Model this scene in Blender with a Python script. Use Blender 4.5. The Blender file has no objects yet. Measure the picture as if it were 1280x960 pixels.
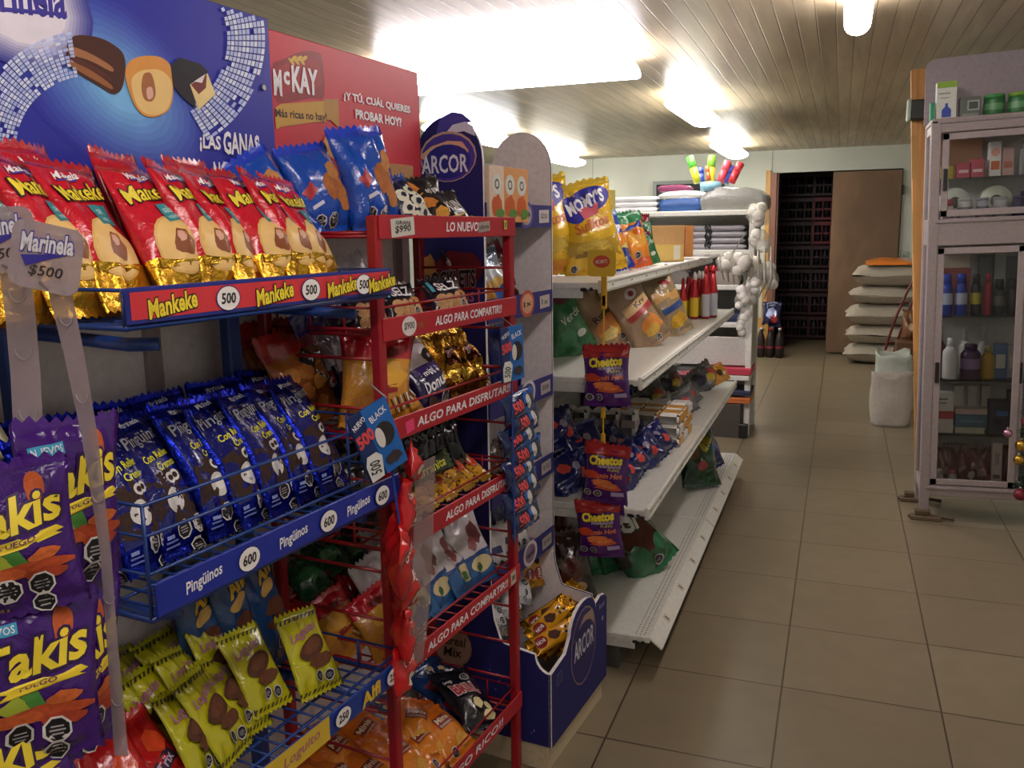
import bpy, bmesh, math, random
from math import sin, cos, pi, radians as rad, sqrt
from mathutils import Vector, Matrix, noise
sc = bpy.context.scene
COL = sc.collection
# ------------------------------------------------------------------ camera, light, exposure
YAW, PITCH, ROLL, HC, FPX = 0.36081349, 0.17353243, -0.01589075, 1.4438046, 1085.0
_cy, _sy, _cp, _sp = cos(YAW), sin(YAW), cos(PITCH), sin(PITCH)
CF = Vector((-_sy * _cp, _cy * _cp, -_sp)); CR = Vector((_cy, _sy, 0)); CU = CR.cross(CF)
CR, CU = CR * cos(ROLL) + CU * sin(ROLL), CU * cos(ROLL) - CR * sin(ROLL)
CP = Vector((0, 0, HC))
cam = bpy.data.objects.new('camera', bpy.data.cameras.new('camera'))
COL.objects.link(cam)
cam.matrix_world = Matrix(((CR.x, CU.x, -CF.x, CP.x), (CR.y, CU.y, -CF.y, CP.y), (CR.z, CU.z, -CF.z, CP.z), (0, 0, 0, 1)))
cam.data.sensor_width = 36; cam.data.lens = FPX / 1280 * 36; cam.data.clip_start = 0.02
sc.camera = cam
w = bpy.data.worlds.new('world'); sc.world = w; w.use_nodes = True
w.node_tree.nodes['Background'].inputs[0].default_value = (0.6, 0.7, 0.8, 1)
w.node_tree.nodes['Background'].inputs[1].default_value = 0.3
vs = sc.view_settings
vs.view_transform = 'Standard'; vs.look = 'None'; vs.gamma = 1; vs.use_curve_mapping = False
vs.exposure = 0.25
LAMP = 21.0
sc.cycles.max_bounces = 8
# ------------------------------------------------------------------ helpers
def ray(x, y): return CF + CR * ((x - 640) / FPX) - CU * ((y - 480) / FPX)
class Frame:                                   # s along the row, n out of it, z up
    def __init__(f, o, deg):
        t = rad(deg); f.o = Vector(o); f.deg = deg
        f.S = Vector((sin(t), cos(t), 0)); f.N = Vector((cos(t), -sin(t), 0)); f.rz = -t
    def at(f, x, y, n=None, s=None, z=None):   # (s, n, z) of a pixel on one plane of the frame
        d = ray(x, y)
        if n is not None: t = (n - (CP - f.o).dot(f.N)) / d.dot(f.N)
        elif s is not None: t = (s - (CP - f.o).dot(f.S)) / d.dot(f.S)
        else: t = (z - CP.z) / d.z
        P = CP + d * t; q = P - f.o
        return q.dot(f.S), q.dot(f.N), P.z
    def w(f, s, n, z): return f.o + f.S * s + f.N * n + Vector((0, 0, z))
RW = Frame((-.74, 1.95, 0), 5.3)               # the row of wire racks
GD = Frame((0, 0, 0), 0)                       # the white gondola: s = Y, n = X
FR = Frame((0, 0, 0), 90)                      # things that face the camera: s = X, n = -Y
def lin(h):
    c = [int(h[i:i + 2], 16) / 255 for i in (0, 2, 4)]
    return tuple(v / 12.92 if v <= .04045 else ((v + .055) / 1.055) ** 2.4 for v in c) + (1,)
_M = {}
def node_mat(name):
    m = bpy.data.materials.new(name); m.use_nodes = True
    nt = m.node_tree; b = nt.nodes['Principled BSDF']
    return m, nt, b
def noise_node(nt, scale, detail=3, dist=0, stretch=None, obj=True):
    tc = nt.nodes.new('ShaderNodeTexCoord'); n = nt.nodes.new('ShaderNodeTexNoise')
    n.inputs['Scale'].default_value = scale; n.inputs['Detail'].default_value = detail; n.inputs['Distortion'].default_value = dist
    mp = nt.nodes.new('ShaderNodeMapping'); mp.inputs['Scale'].default_value = stretch or (1, 1, 1)
    nt.links.new(tc.outputs['Object'], mp.inputs[0]); nt.links.new(mp.outputs[0], n.inputs['Vector'])
    return n
def vary(nt, b, n, col, amt):
    r = nt.nodes.new('ShaderNodeMapRange'); r.inputs[1].default_value = .3; r.inputs[2].default_value = .7
    r.inputs[3].default_value = 1 - amt; r.inputs[4].default_value = 1 + amt * .5
    nt.links.new(n.outputs[0], r.inputs[0])
    mx = nt.nodes.new('ShaderNodeVectorMath'); mx.operation = 'SCALE'; mx.inputs[0].default_value = col[:3]
    nt.links.new(r.outputs[0], mx.inputs['Scale']); nt.links.new(mx.outputs[0], b.inputs['Base Color'])
def bump(nt, b, n, st, dist=.002):
    bp = nt.nodes.new('ShaderNodeBump'); bp.inputs['Strength'].default_value = st; bp.inputs['Distance'].default_value = dist
    nt.links.new(n.outputs[0], bp.inputs['Height']); nt.links.new(bp.outputs[0], b.inputs['Normal'])
#  kind: rough, metal, vary, bump strength, bump scale, coat, alpha
KIND = {'F': (.17, .0, .06, .9, 30, .5, 1), 'G': (.24, .85, .1, 1.0, 38, 0, 1), 'P': (.42, 0, .05, 0, 30, 0, 1),
        'M': (.36, 0, .10, .06, 60, .1, 1), 'W': (.8, 0, .08, .15, 40, 0, 1), 'K': (.65, 0, .10, .08, 90, 0, 1),
        'S': (.3, .9, .05, 0, 40, 0, 1), 'B': (.85, 0, .22, .7, 130, 0, 1)}
def mat(k):
    if k in _M: return _M[k]
    t, h = k.split(':')[:2]
    m, nt, b = node_mat({'F': 'film ', 'G': 'foil ', 'P': 'print ', 'M': 'painted metal ', 'W': 'matte ', 'K': 'cardboard ', 'S': 'steel ',
                         'B': 'food ', 'L': 'light ', 'T': 'clear plastic ', 'Q': 'glass '}[t] + h)
    c = lin(h)
    if t == 'L':
        b.inputs['Base Color'].default_value = c
        b.inputs['Emission Color'].default_value = c; b.inputs['Emission Strength'].default_value = LAMP
    elif t in 'TQ':
        a = float(k.split(':')[2])
        b.inputs['Roughness'].default_value = .12 if t == 'T' else .03
        b.inputs['Alpha'].default_value = a
        n = noise_node(nt, 45, 2, 1.5)
        vary(nt, b, n, c, .05)
        if t == 'T': bump(nt, b, n, .5)
    else:
        r, me, va, bs, bsc, co, al = KIND[t]
        b.inputs['Roughness'].default_value = r; b.inputs['Metallic'].default_value = me
        b.inputs['Coat Weight'].default_value = co; b.inputs['Coat Roughness'].default_value = .12
        n = noise_node(nt, bsc, 3, 2.2 if t in 'FG' else .2)
        vary(nt, b, n, c, va)
        if bs: bump(nt, b, n, bs, .003 if t in 'FG' else .001)
    _M[k] = m
    return m
# ------------------------------------------------------------------ text as meshes
_T = {}
def text_geo(t, bold=0.0, shear=0.0):
    k = (t, round(bold, 3), round(shear, 2))
    if k in _T: return _T[k]
    cu = bpy.data.curves.new('lettering', 'FONT'); cu.body = t; cu.offset = bold; cu.shear = shear; cu.resolution_u = 2
    o = bpy.data.objects.new('lettering', cu)
    COL.objects.link(o)
    dg = bpy.context.evaluated_depsgraph_get()
    me = bpy.data.meshes.new_from_object(o.evaluated_get(dg))
    bm = bmesh.new(); bm.from_mesh(me)
    bmesh.ops.triangulate(bm, faces=bm.faces[:])
    for _ in range(2):                            # short edges, so that lettering follows a curved film
        lg = [e for e in bm.edges if e.calc_length() > .2]
        if not lg: break
        bmesh.ops.subdivide_edges(bm, edges=lg, cuts=1); bmesh.ops.triangulate(bm, faces=bm.faces[:])
    bm.to_mesh(me); bm.free()
    vsx = [(v.co.x, v.co.y) for v in me.vertices]; fs = [tuple(p.vertices) for p in me.polygons]
    bpy.data.objects.remove(o); bpy.data.curves.remove(cu); bpy.data.meshes.remove(me)
    x0 = min(v[0] for v in vsx); x1 = max(v[0] for v in vsx); y0 = min(v[1] for v in vsx); y1 = max(v[1] for v in vsx)
    _T[k] = (vsx, fs, (x0 + x1) / 2, (y0 + y1) / 2, x1 - x0, y1 - y0)
    return _T[k]
class MB:
    def __init__(b): b.v = []; b.f = []; b.m = []; b.sl = []
    def mi(b, k):
        if k not in b.sl: b.sl.append(k)
        return b.sl.index(k)
    def add(b, vs_, fs, k):
        o = len(b.v); b.v += [tuple(p) for p in vs_]; i = b.mi(k)
        for f in fs: b.f.append(tuple(o + j for j in f)); b.m.append(i)
        return b
    def box(b, c, s, k, M=None, bev=0.0):
        x, y, z = s[0] / 2, s[1] / 2, s[2] / 2
        if bev <= 0:
            p = [Vector((i * x, j * y, l * z)) for i in (-1, 1) for j in (-1, 1) for l in (-1, 1)]
            fs = [(0, 1, 3, 2), (4, 6, 7, 5), (0, 4, 5, 1), (2, 3, 7, 6), (0, 2, 6, 4), (1, 5, 7, 3)]
        else:
            e = min(bev, x * .9, y * .9, z * .9); p = []; fs = []
            for i in (-1, 1):
                for j in (-1, 1):
                    for l in (-1, 1):
                        p += [Vector((i * x, j * (y - e), l * (z - e))), Vector((i * (x - e), j * y, l * (z - e))), Vector((i * (x - e), j * (y - e), l * z))]
            I = lambda i, j, l, a: ((i > 0) * 4 + (j > 0) * 2 + (l > 0)) * 3 + a
            for g in (-1, 1):
                fs += [[I(g, -1, -1, 0), I(g, 1, -1, 0), I(g, 1, 1, 0), I(g, -1, 1, 0)], [I(-1, g, -1, 1), I(-1, g, 1, 1), I(1, g, 1, 1), I(1, g, -1, 1)],
                       [I(-1, -1, g, 2), I(1, -1, g, 2), I(1, 1, g, 2), I(-1, 1, g, 2)]]
                for h in (-1, 1):
                    fs += [[I(g, h, -1, 0), I(g, h, 1, 0), I(g, h, 1, 1), I(g, h, -1, 1)], [I(g, -1, h, 0), I(g, 1, h, 0), I(g, 1, h, 2), I(g, -1, h, 2)],
                           [I(-1, g, h, 1), I(1, g, h, 1), I(1, g, h, 2), I(-1, g, h, 2)]]
                    for l in (-1, 1): fs.append([I(g, h, l, 0), I(g, h, l, 1), I(g, h, l, 2)])
        c = Vector(c)
        return b.add([(M @ q if M else q) + c for q in p], fs, k)
    def bx(b, lo, hi, k, bev=0.0):
        return b.box([(lo[i] + hi[i]) / 2 for i in range(3)], [abs(hi[i] - lo[i]) for i in range(3)], k, None, bev)
    def tube(b, pts, r, k, seg=6, cap=True):
        pts = [Vector(p) for p in pts]; vs_ = []; fs = []; up = None
        R = r if isinstance(r, (list, tuple)) else [r] * len(pts)
        for i, p in enumerate(pts):
            d = (pts[min(i + 1, len(pts) - 1)] - pts[max(i - 1, 0)]).normalized()
            if up is None: up = d.orthogonal().normalized()
            up = (up - d * up.dot(d)).normalized(); sd = d.cross(up)
            vs_ += [p + (up * cos(2 * pi * j / seg) + sd * sin(2 * pi * j / seg)) * R[i] for j in range(seg)]
        for i in range(len(pts) - 1):
            for j in range(seg): fs.append((i * seg + j, i * seg + (j + 1) % seg, (i + 1) * seg + (j + 1) % seg, (i + 1) * seg + j))
        if cap: fs += [tuple(reversed(range(seg))), tuple(range((len(pts) - 1) * seg, len(pts) * seg))]
        return b.add(vs_, fs, k)
    def lathe(b, prof, k, c=(0, 0, 0), seg=16, M=None):
        vs_ = []; fs = []; c = Vector(c)
        for r, z in prof:
            for j in range(seg):
                p = Vector((r * cos(2 * pi * j / seg), r * sin(2 * pi * j / seg), z)); vs_.append((M @ p if M else p) + c)
        n = len(prof)
        ks = k if isinstance(k, list) else [k] * (n - 1)
        o = len(b.v); b.v += [tuple(p) for p in vs_]
        for i in range(n - 1):
            q = b.mi(ks[i])
            for j in range(seg):
                b.f.append((o + i * seg + j, o + i * seg + (j + 1) % seg, o + (i + 1) * seg + (j + 1) % seg, o + (i + 1) * seg + j)); b.m.append(q)
        b.f.append(tuple(o + j for j in reversed(range(seg)))); b.m.append(b.mi(ks[0]))
        b.f.append(tuple(o + (n - 1) * seg + j for j in range(seg))); b.m.append(b.mi(ks[-1]))
        return b
    def prism(b, poly, fn, t, k, ke=None):      # poly in (x, y); fn(x, y, off) -> point; thickness t
        n = len(poly)
        b.add([fn(x, y, 0) for x, y in poly], [tuple(range(n))], k)
        b.add([fn(x, y, -t) for x, y in poly], [tuple(reversed(range(n)))], k)
        b.add([fn(x, y, 0) for x, y in poly] + [fn(x, y, -t) for x, y in poly], [(i, i + n, (i + 1) % n + n, (i + 1) % n) for i in range(n)], ke or k)
        return b
    def build(b, name, parent=None, smooth=False, loc=None, **kw):
        me = b.mesh(name, smooth)
        o = bpy.data.objects.new(name, me); COL.objects.link(o)
        if parent: o.parent = parent
        if loc is not None: o.location = loc
        for k, x in kw.items(): o[k] = x
        return o
    def mesh(b, name, smooth=False):
        me = bpy.data.meshes.new(name); me.from_pydata(b.v, [], b.f)
        for k in b.sl: me.materials.append(mat(k) if isinstance(k, str) else k)
        me.polygons.foreach_set('material_index', b.m)
        me.polygons.foreach_set('use_smooth', [smooth] * len(me.polygons)); me.update()
        return me
def ring(rx, ry, n, rot=0):
    c, s = cos(rot), sin(rot)
    return [(rx * cos(a) * c - ry * sin(a) * s, rx * cos(a) * s + ry * sin(a) * c) for a in [2 * pi * i / n for i in range(n)]]
def decals(b, fn, items, u=1.0, o0=.0006, do=.0003):
    for i, it in enumerate(items):
        off = o0 + do * i; t = it[0]
        if t == 'P':                             # a polygon with rounded corners
            pt = it[1]
            for _ in (0, 1): pt = [(a[0] * g + c[0] * (1 - g), a[1] * g + c[1] * (1 - g)) for a, c in zip(pt, pt[1:] + pt[:1]) for g in (.78, .22)]
            it = ('p', pt, it[2]); t = 'p'
        def fan(pts, cx, cy, k, rings=3, off=off):
            big = max(abs(x - cx) + abs(y - cy) for x, y in pts) * u
            rings = max(rings, min(8, int(big / .006)))
            if big > .02: pts = [q for a, c in zip(pts, pts[1:] + pts[:1]) for q in (a, ((a[0] + c[0]) / 2, (a[1] + c[1]) / 2))]
            n = len(pts); vs_ = [fn(cx * u, cy * u, off)]; fs = []
            for r in range(1, rings + 1):
                q = r / rings; vs_ += [fn((cx + (x - cx) * q) * u, (cy + (y - cy) * q) * u, off) for x, y in pts]
            for j in range(n):
                fs.append((0, 1 + j, 1 + (j + 1) % n))
                for r in range(rings - 1): a = 1 + r * n; fs.append((a + j, a + n + j, a + n + (j + 1) % n, a + (j + 1) % n))
            b.add(vs_, fs, k)
        if t == 'e':
            _, x, y, rx, ry, k = it[:6]; rot = rad(it[6]) if len(it) > 6 else 0
            fan([(x + p, y + q) for p, q in ring(rx, ry, 18, rot)], x, y, k)
        elif t == 'b':
            _, x, y, rx, ry, k, sd = it
            rr = random.Random(sd); n = 14
            fan([(x + p * (.75 + .4 * rr.random()), y + q * (.75 + .4 * rr.random())) for p, q in ring(rx, ry, n)], x, y, k)
        elif t == 'o':
            _, x, y, r = it
            for q, k in ((r, 'P:d8d4d0'), (r * .84, 'P:16141a')):
                fan([(x + q * cos(rad(22.5 + 45 * j)), y + q * sin(rad(22.5 + 45 * j))) for j in range(8)], x, y, k, 2, off); off += .0002
            for dy, ww in ((.22, .45), (-.05, .55), (-.32, .4)):
                fan([(x + sx * ww * r, y + dy * r + sy * .06 * r) for sx, sy in ((-1, -1), (1, -1), (1, 1), (-1, 1))], x, y + dy * r, 'P:a8a4a4', 1, off)
        elif t == 'p':
            pts, k = it[1:3]; cx = sum(p[0] for p in pts) / len(pts); cy = sum(p[1] for p in pts) / len(pts)
            fan(pts, cx, cy, k)
        elif t == 'r':
            _, x, y, ww, hh, k = it[:6]; rot = rad(it[6]) if len(it) > 6 else 0
            nx = max(1, min(8, int(ww * u / .012))); ny = max(1, min(8, int(hh * u / .012))); c, s = cos(rot), sin(rot)
            vs_ = []
            for jy in range(ny + 1):
                for jx in range(nx + 1):
                    p, q = (jx / nx - .5) * ww, (jy / ny - .5) * hh; vs_.append(fn((x + p * c - q * s) * u, (y + p * s + q * c) * u, off))
            b.add(vs_, [(a * (nx + 1) + c_, a * (nx + 1) + c_ + 1, (a + 1) * (nx + 1) + c_ + 1, (a + 1) * (nx + 1) + c_) for a in range(ny) for c_ in range(nx)], k)
        elif t in 'tT':                          # text fitted to w x h at (x, y); T adds an outline
            _, s_, x, y, ww, hh, k = it[:7]; ex = list(it[7:]); kout = ex.pop(0) if t == 'T' else None
            rot = rad(ex[0]) if ex else 0; sh = ex[1] if len(ex) > 1 else 0; bo = ex[2] if len(ex) > 2 else .015
            g0 = text_geo(s_, bo, sh); c, s = cos(rot), sin(rot)
            for kk, bb in (([(kout, bo + .055)] if kout else []) + [(k, bo)]):
                vv, fs, cx, cy, tw, th = text_geo(s_, bb, sh)
                fx, fy = ww / g0[4], hh / g0[5]; out = []
                for p, q in vv:
                    p = (p - g0[2]) * fx; q = (q - g0[3]) * fy
                    out.append(fn((x + p * c - q * s) * u, (y + p * s + q * c) * u, off))
                b.add(out, fs, kk); off += .0003
# ------------------------------------------------------------------ things
def tag(o, label=None, cat=None, group=None, kind=None):
    if label: o['label'] = label
    if cat: o['category'] = cat
    if group: o['group'] = group
    if kind: o['kind'] = kind
    return o
def thing(name, label, cat, loc=(0, 0, 0), rz=0.0, group=None):
    o = bpy.data.objects.new(name, None); COL.objects.link(o); o.location = loc; o.rotation_euler = (0, 0, rz); o.empty_display_size = .05
    return tag(o, label, cat, group)
def struct(b, name, smooth=False):
    return tag(b.build(name, None, smooth), kind='structure')
def kids(o): return [c for c in COL.objects if c.parent == o]
def copy_tree(o, label=None, loc=None, rz=None, parent=None):
    c = o.copy(); COL.objects.link(c)
    if parent: c.parent = parent
    if label: c['label'] = label
    if loc is not None: c.location = loc
    if rz is not None: c.rotation_euler = (0, 0, rz)
    for ch in kids(o): copy_tree(ch, parent=c)
    return c
ORD = ['first', 'second', 'third', 'fourth', 'fifth', 'sixth', 'seventh', 'eighth', 'ninth', 'tenth', 'eleventh', 'twelfth', 'thirteenth', 'fourteenth', 'fifteenth', 'sixteenth', 'seventeenth', 'eighteenth', 'nineteenth', 'twentieth']
def pose(o, F, s, n, z, tilt=0.0, yaw=0.0, roll=0.0, scale=1.0, pre=None):
    phi = pi / 2 + F.rz                           # local -Y (the front) looks along N, local X along S
    M = Matrix.Translation(F.w(s, n, z)) @ Matrix.Rotation(phi, 4, 'Z') @ Matrix.Rotation(rad(-tilt), 4, 'X') @ Matrix.Rotation(rad(-yaw), 4, 'Z') @ Matrix.Rotation(rad(roll), 4, 'Y')
    if pre: M = M @ pre
    sc_ = scale if isinstance(scale, (tuple, list)) else (scale,) * 3
    o.matrix_world = M @ Matrix.Diagonal((sc_[0], sc_[1], sc_[2], 1))
    return o
# ------------------------------------------------------------------ film bags
def bag_mesh(name, w, h, d, zones, items=(), seed=1, sb=.06, st=.07, nx=18, ny=26, wr=.12, zig=.004, back=None, pinch=.10, belly=.42):
    r = random.Random(seed); vsx = sorted(set([i / ny for i in range(ny + 1)] + [z[0] for z in zones if 0 < z[0] < 1] + [sb, 1 - st]))
    vsx = [v for i, v in enumerate(vsx) if i == 0 or v - vsx[i - 1] > .004 or v in (sb, 1 - st) or any(abs(v - z[0]) < 1e-9 for z in zones)]
    us = [-1 + 2 * i / nx for i in range(nx + 1)]
    ph = [r.uniform(0, 6.28) for _ in range(8)]; fq = [r.uniform(4, 9) for _ in range(8)]
    off = Vector((r.uniform(0, 50), r.uniform(0, 50), r.uniform(0, 50)))
    def th(u, v):
        if v <= sb or v >= 1 - st: return 0.0
        q = (v - sb) / (1 - st - sb)
        a = min(1, (q / belly) ** .55 if q < belly else 1); c = min(1, ((1 - q) / (1 - belly)) ** .6)
        return (max(0, 1 - abs(u) ** 2.3)) ** .62 * a * c
    def P(u, v, side):
        t = th(u, v)
        q = (v - sb) / (1 - st - sb)
        edge = max(0, 1 - min(max(q, 0), max(1 - q, 0)) * 3.2)
        wv = (sin(u * fq[0] + ph[0]) + .7 * sin(u * fq[1] * 1.7 + ph[1])) * edge * .5
        wv += noise.noise(Vector((u * 1.6, v * 3.2 * h / w * .6, side * 7)) + off) * .9
        wv *= (max(0, 1 - abs(u) ** 4)) * min(1, max(0, (v - sb * .5)) * 9) * min(1, max(0, 1 - v - st * .5) * 9)
        y = t * d / 2 + wv * wr * d
        y = max(y, 0.0004 + t * .1 * d) if 0 < abs(u) < 1 or True else y
        lean = noise.noise(Vector((u * .8, v * 1.5, 3)) + off) * d * .18
        mid = 1 - pinch * max(0, 1 - abs(2 * q - 1) ** 2) if 0 <= q <= 1 else 1
        x = u * w / 2 * mid
        zz = v * h
        if v == 1: zz += zig * (1 if int(round((u + 1) * nx / 2)) % 2 else -1) + noise.noise(Vector((u * 1.3, 9, 0)) + off) * h * .03
        if v == 0: zz += zig * .6 * (1 if int(round((u + 1) * nx / 2)) % 2 else -1)
        y = y if abs(u) < 1 else 0
        return Vector((x, (-y if side == 0 else y) + lean, zz))
    b = MB(); W_ = nx + 1
    zk = lambda v: [z[1] for z in zones if z[0] <= v + 1e-9][-1]
    fg = [[P(u, v, 0) for u in us] for v in vsx]; bg = [[P(u, v, 1) for u in us] for v in vsx]
    for j in range(len(vsx) - 1):
        k = zk((vsx[j] + vsx[j + 1]) / 2)
        b.add([*fg[j], *fg[j + 1]], [(i, i + 1, W_ + i + 1, W_ + i) for i in range(nx)], k)
        b.add([*bg[j], *bg[j + 1]], [(i + 1, i, W_ + i, W_ + i + 1) for i in range(nx)], back or k)
    # weld rows
    idx = {}; nv = []; mp = []
    for p in b.v:
        q = (round(p[0], 6), round(p[1], 6), round(p[2], 6))
        if q not in idx: idx[q] = len(nv); nv.append(p)
        mp.append(idx[q])
    b.v = nv; b.f = [tuple(mp[i] for i in f) for f in b.f]
    def fn(x, y, o):
        u = max(-1, min(1, x / (w / 2))); v = max(0, min(1, y / h))
        fi = (u + 1) / 2 * nx; i = min(nx - 1, int(fi)); fi -= i
        j = 0
        while j < len(vsx) - 2 and vsx[j + 1] < v: j += 1
        fj = (v - vsx[j]) / (vsx[j + 1] - vsx[j])
        a, c, d_, e = fg[j][i], fg[j][i + 1], fg[j + 1][i], fg[j + 1][i + 1]
        p = (a * (1 - fi) + c * fi) * (1 - fj) + (d_ * (1 - fi) + e * fi) * fj
        nn = (c - a + e - d_).cross(d_ - a + e - c)
        nn = nn.normalized() if nn.length > 1e-12 else Vector((0, -1, 0))
        if nn.y > 0: nn = -nn
        return p + nn * o
    decals(b, fn, items, w, .0010, .00016)
    return b.mesh(name, True)
_BM = {}
BAGS = {}                                          # kind -> (w, h, d, zones, items, extra)
def bag(kind, name, label, cat, F, s, n, z, tilt=0, yaw=0, roll=0, scale=1.0, group=None, var=0, pre=None):
    k = (kind, var)
    if k not in _BM:
        w_, h_, d_, zo, it, ex = BAGS[kind]
        _BM[k] = bag_mesh(name, w_, h_, d_, zo, it, seed=sum(map(ord, kind)) + var * 17, **ex)
    o = bpy.data.objects.new(name, _BM[k]); COL.objects.link(o)
    pose(o, F, s, n, z, tilt, yaw, roll, scale, pre)
    return tag(o, label, cat, group)
# ------------------------------------------------------------------ the room
ZC = 2.31
def floor_mat():
    m, nt, b = node_mat('beige floor tiles with brown grout')
    tc = nt.nodes.new('ShaderNodeTexCoord'); mp = nt.nodes.new('ShaderNodeMapping')
    mp.inputs['Location'].default_value = (.5723 + .46 * 20, -2.6938 + .46 * 20, 0)
    br = nt.nodes.new('ShaderNodeTexBrick'); br.offset = 0; br.squash = 1
    br.inputs['Scale'].default_value = 1; br.inputs['Brick Width'].default_value = .46; br.inputs['Row Height'].default_value = .46
    br.inputs['Mortar Size'].default_value = .0032; br.inputs['Mortar Smooth'].default_value = .3
    br.inputs['Color1'].default_value = lin('867a64'); br.inputs['Color2'].default_value = lin('7f725d'); br.inputs['Mortar'].default_value = lin('4a3828')
    nt.links.new(tc.outputs['Object'], mp.inputs[0]); nt.links.new(mp.outputs[0], br.inputs['Vector'])
    n = noise_node(nt, 9, 5, .3); mx = nt.nodes.new('ShaderNodeMix'); mx.data_type = 'RGBA'; mx.blend_type = 'MULTIPLY'; mx.inputs[0].default_value = .35
    r = nt.nodes.new('ShaderNodeMapRange'); r.inputs[1].default_value = .3; r.inputs[2].default_value = .7; r.inputs[3].default_value = .75; r.inputs[4].default_value = 1.1
    nt.links.new(n.outputs[0], r.inputs[0]); nt.links.new(br.outputs['Color'], mx.inputs[6]); nt.links.new(r.outputs[0], mx.inputs[7])
    nt.links.new(mx.outputs[2], b.inputs['Base Color']); b.inputs['Roughness'].default_value = .32
    bp = nt.nodes.new('ShaderNodeBump'); bp.inputs['Strength'].default_value = .4; bp.inputs['Distance'].default_value = .002; bp.invert = True
    nt.links.new(br.outputs['Fac'], bp.inputs['Height']); nt.links.new(bp.outputs[0], b.inputs['Normal'])
    return m
def wood_mat(name, h, amt=.3, scale=3, stretch=(6, .5, 6), rough=.5, boards=None, gl='4a3a22'):
    m, nt, b = node_mat(name)
    n = noise_node(nt, scale, 6, .6, stretch); b.inputs['Roughness'].default_value = rough
    vary(nt, b, n, lin(h), amt)
    if boards:
        tc = nt.nodes.new('ShaderNodeTexCoord'); mp = nt.nodes.new('ShaderNodeMapping'); mp.inputs['Rotation'].default_value = (0, 0, pi / 2)
        mp.inputs['Location'].default_value = (40, 40, 0)
        br = nt.nodes.new('ShaderNodeTexBrick'); br.offset = .5
        br.inputs['Scale'].default_value = 1; br.inputs['Brick Width'].default_value = 60; br.inputs['Row Height'].default_value = boards
        br.inputs['Mortar Size'].default_value = .0035; br.inputs['Mortar Smooth'].default_value = .5
        br.inputs['Color1'].default_value = (1, 1, 1, 1); br.inputs['Color2'].default_value = (.86, .84, .80, 1); br.inputs['Mortar'].default_value = (.5, .44, .36, 1)
        nt.links.new(tc.outputs['Object'], mp.inputs[0]); nt.links.new(mp.outputs[0], br.inputs['Vector'])
        mx = nt.nodes.new('ShaderNodeMix'); mx.data_type = 'RGBA'; mx.blend_type = 'MULTIPLY'; mx.inputs[0].default_value = 1
        src = b.inputs['Base Color'].links[0].from_socket
        nt.links.new(src, mx.inputs[6]); nt.links.new(br.outputs['Color'], mx.inputs[7]); nt.links.new(mx.outputs[2], b.inputs['Base Color'])
        bp = nt.nodes.new('ShaderNodeBump'); bp.inputs['Strength'].default_value = .6; bp.inputs['Distance'].default_value = .004; bp.invert = True
        nt.links.new(br.outputs['Fac'], bp.inputs['Height']); nt.links.new(bp.outputs[0], b.inputs['Normal'])
    return m
def plain_wall(name, h):
    m, nt, b = node_mat(name); b.inputs['Roughness'].default_value = .7
    vary(nt, b, noise_node(nt, 2.5, 5, .4), lin(h), .07); return m
WOOD_Y = wood_mat('yellow pine', 'c99a55', .25, 4, (8, 8, .6))
WOOD_O = wood_mat('orange pine', 'd49a58', .35, 4, (8, 8, .6))
PLY = wood_mat('brown plywood', '7c614a', .3, 2.2, (1.2, 1.2, .6), .6)
JAMB = wood_mat('brown door edge', '8a5f4c', .2, 4, (8, 8, .6))
X0, X1, Y0, Y1 = -5.2, 1.7, -2.6, 10.6
struct(MB().bx((X0, Y0, -.1), (X1, 13.2, 0), floor_mat()), 'floor')
struct(MB().bx((X0, Y0, ZC), (X1, 13.2, ZC + .1), wood_mat('varnished ceiling boards', 'bcae92', .32, 2.5, (5, .45, 1), .36, .078)), 'ceiling')
WALL = plain_wall('pale grey green wall panels', 'c6cbc2')
struct(MB().bx((X0 - .1, Y0, 0), (X0, 13.2, ZC), WALL), 'wall_left')
struct(MB().bx((X1, Y0, 0), (X1 + .1, 13.2, ZC), WALL), 'wall_right')
struct(MB().bx((X0, Y0 - .1, 0), (X1, Y0, ZC), WALL), 'wall_front')
b = MB()
b.bx((X0, Y1, 0), (-.80, Y1 + .1, ZC), WALL); b.bx((-.80, Y1, 2.06), (.60, Y1 + .1, ZC), WALL); b.bx((.60, Y1, 0), (X1, Y1 + .1, ZC), WALL)
b.bx((-.783, Y1 - .004, 2.07), (-.777, Y1, ZC), 'W:8c9488'); b.bx((-2.9, Y1 - .004, 0), (-2.894, Y1, ZC), 'W:8c9488')
struct(b, 'wall_back')
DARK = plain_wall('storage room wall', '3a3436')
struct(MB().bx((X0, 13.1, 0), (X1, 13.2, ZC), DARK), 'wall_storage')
b = MB(); b.bx((-.84, Y1 - .05, 0), (-.79, Y1 + .02, 2.09), WOOD_Y); struct(b, 'trim_1')
b = MB(); b.bx((-.79, Y1 - .05, 0), (-.72, Y1 + .12, 2.06), JAMB); b.bx((-.722, Y1 - .02, 0), (-.70, Y1 + .12, 2.06), 'W:8c6c68'); struct(b, 'trim_2')
d = struct(MB().bx((-.115, Y1 - .045, .02), (.59, Y1 - .004, 2.045), PLY, .004), 'door_1')
for z in (1.78, .3): MB().bx((.585, Y1 - .06, z), (.61, Y1 - .0, z + .1), 'S:40403c', .003).build('hinge', d)
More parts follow.
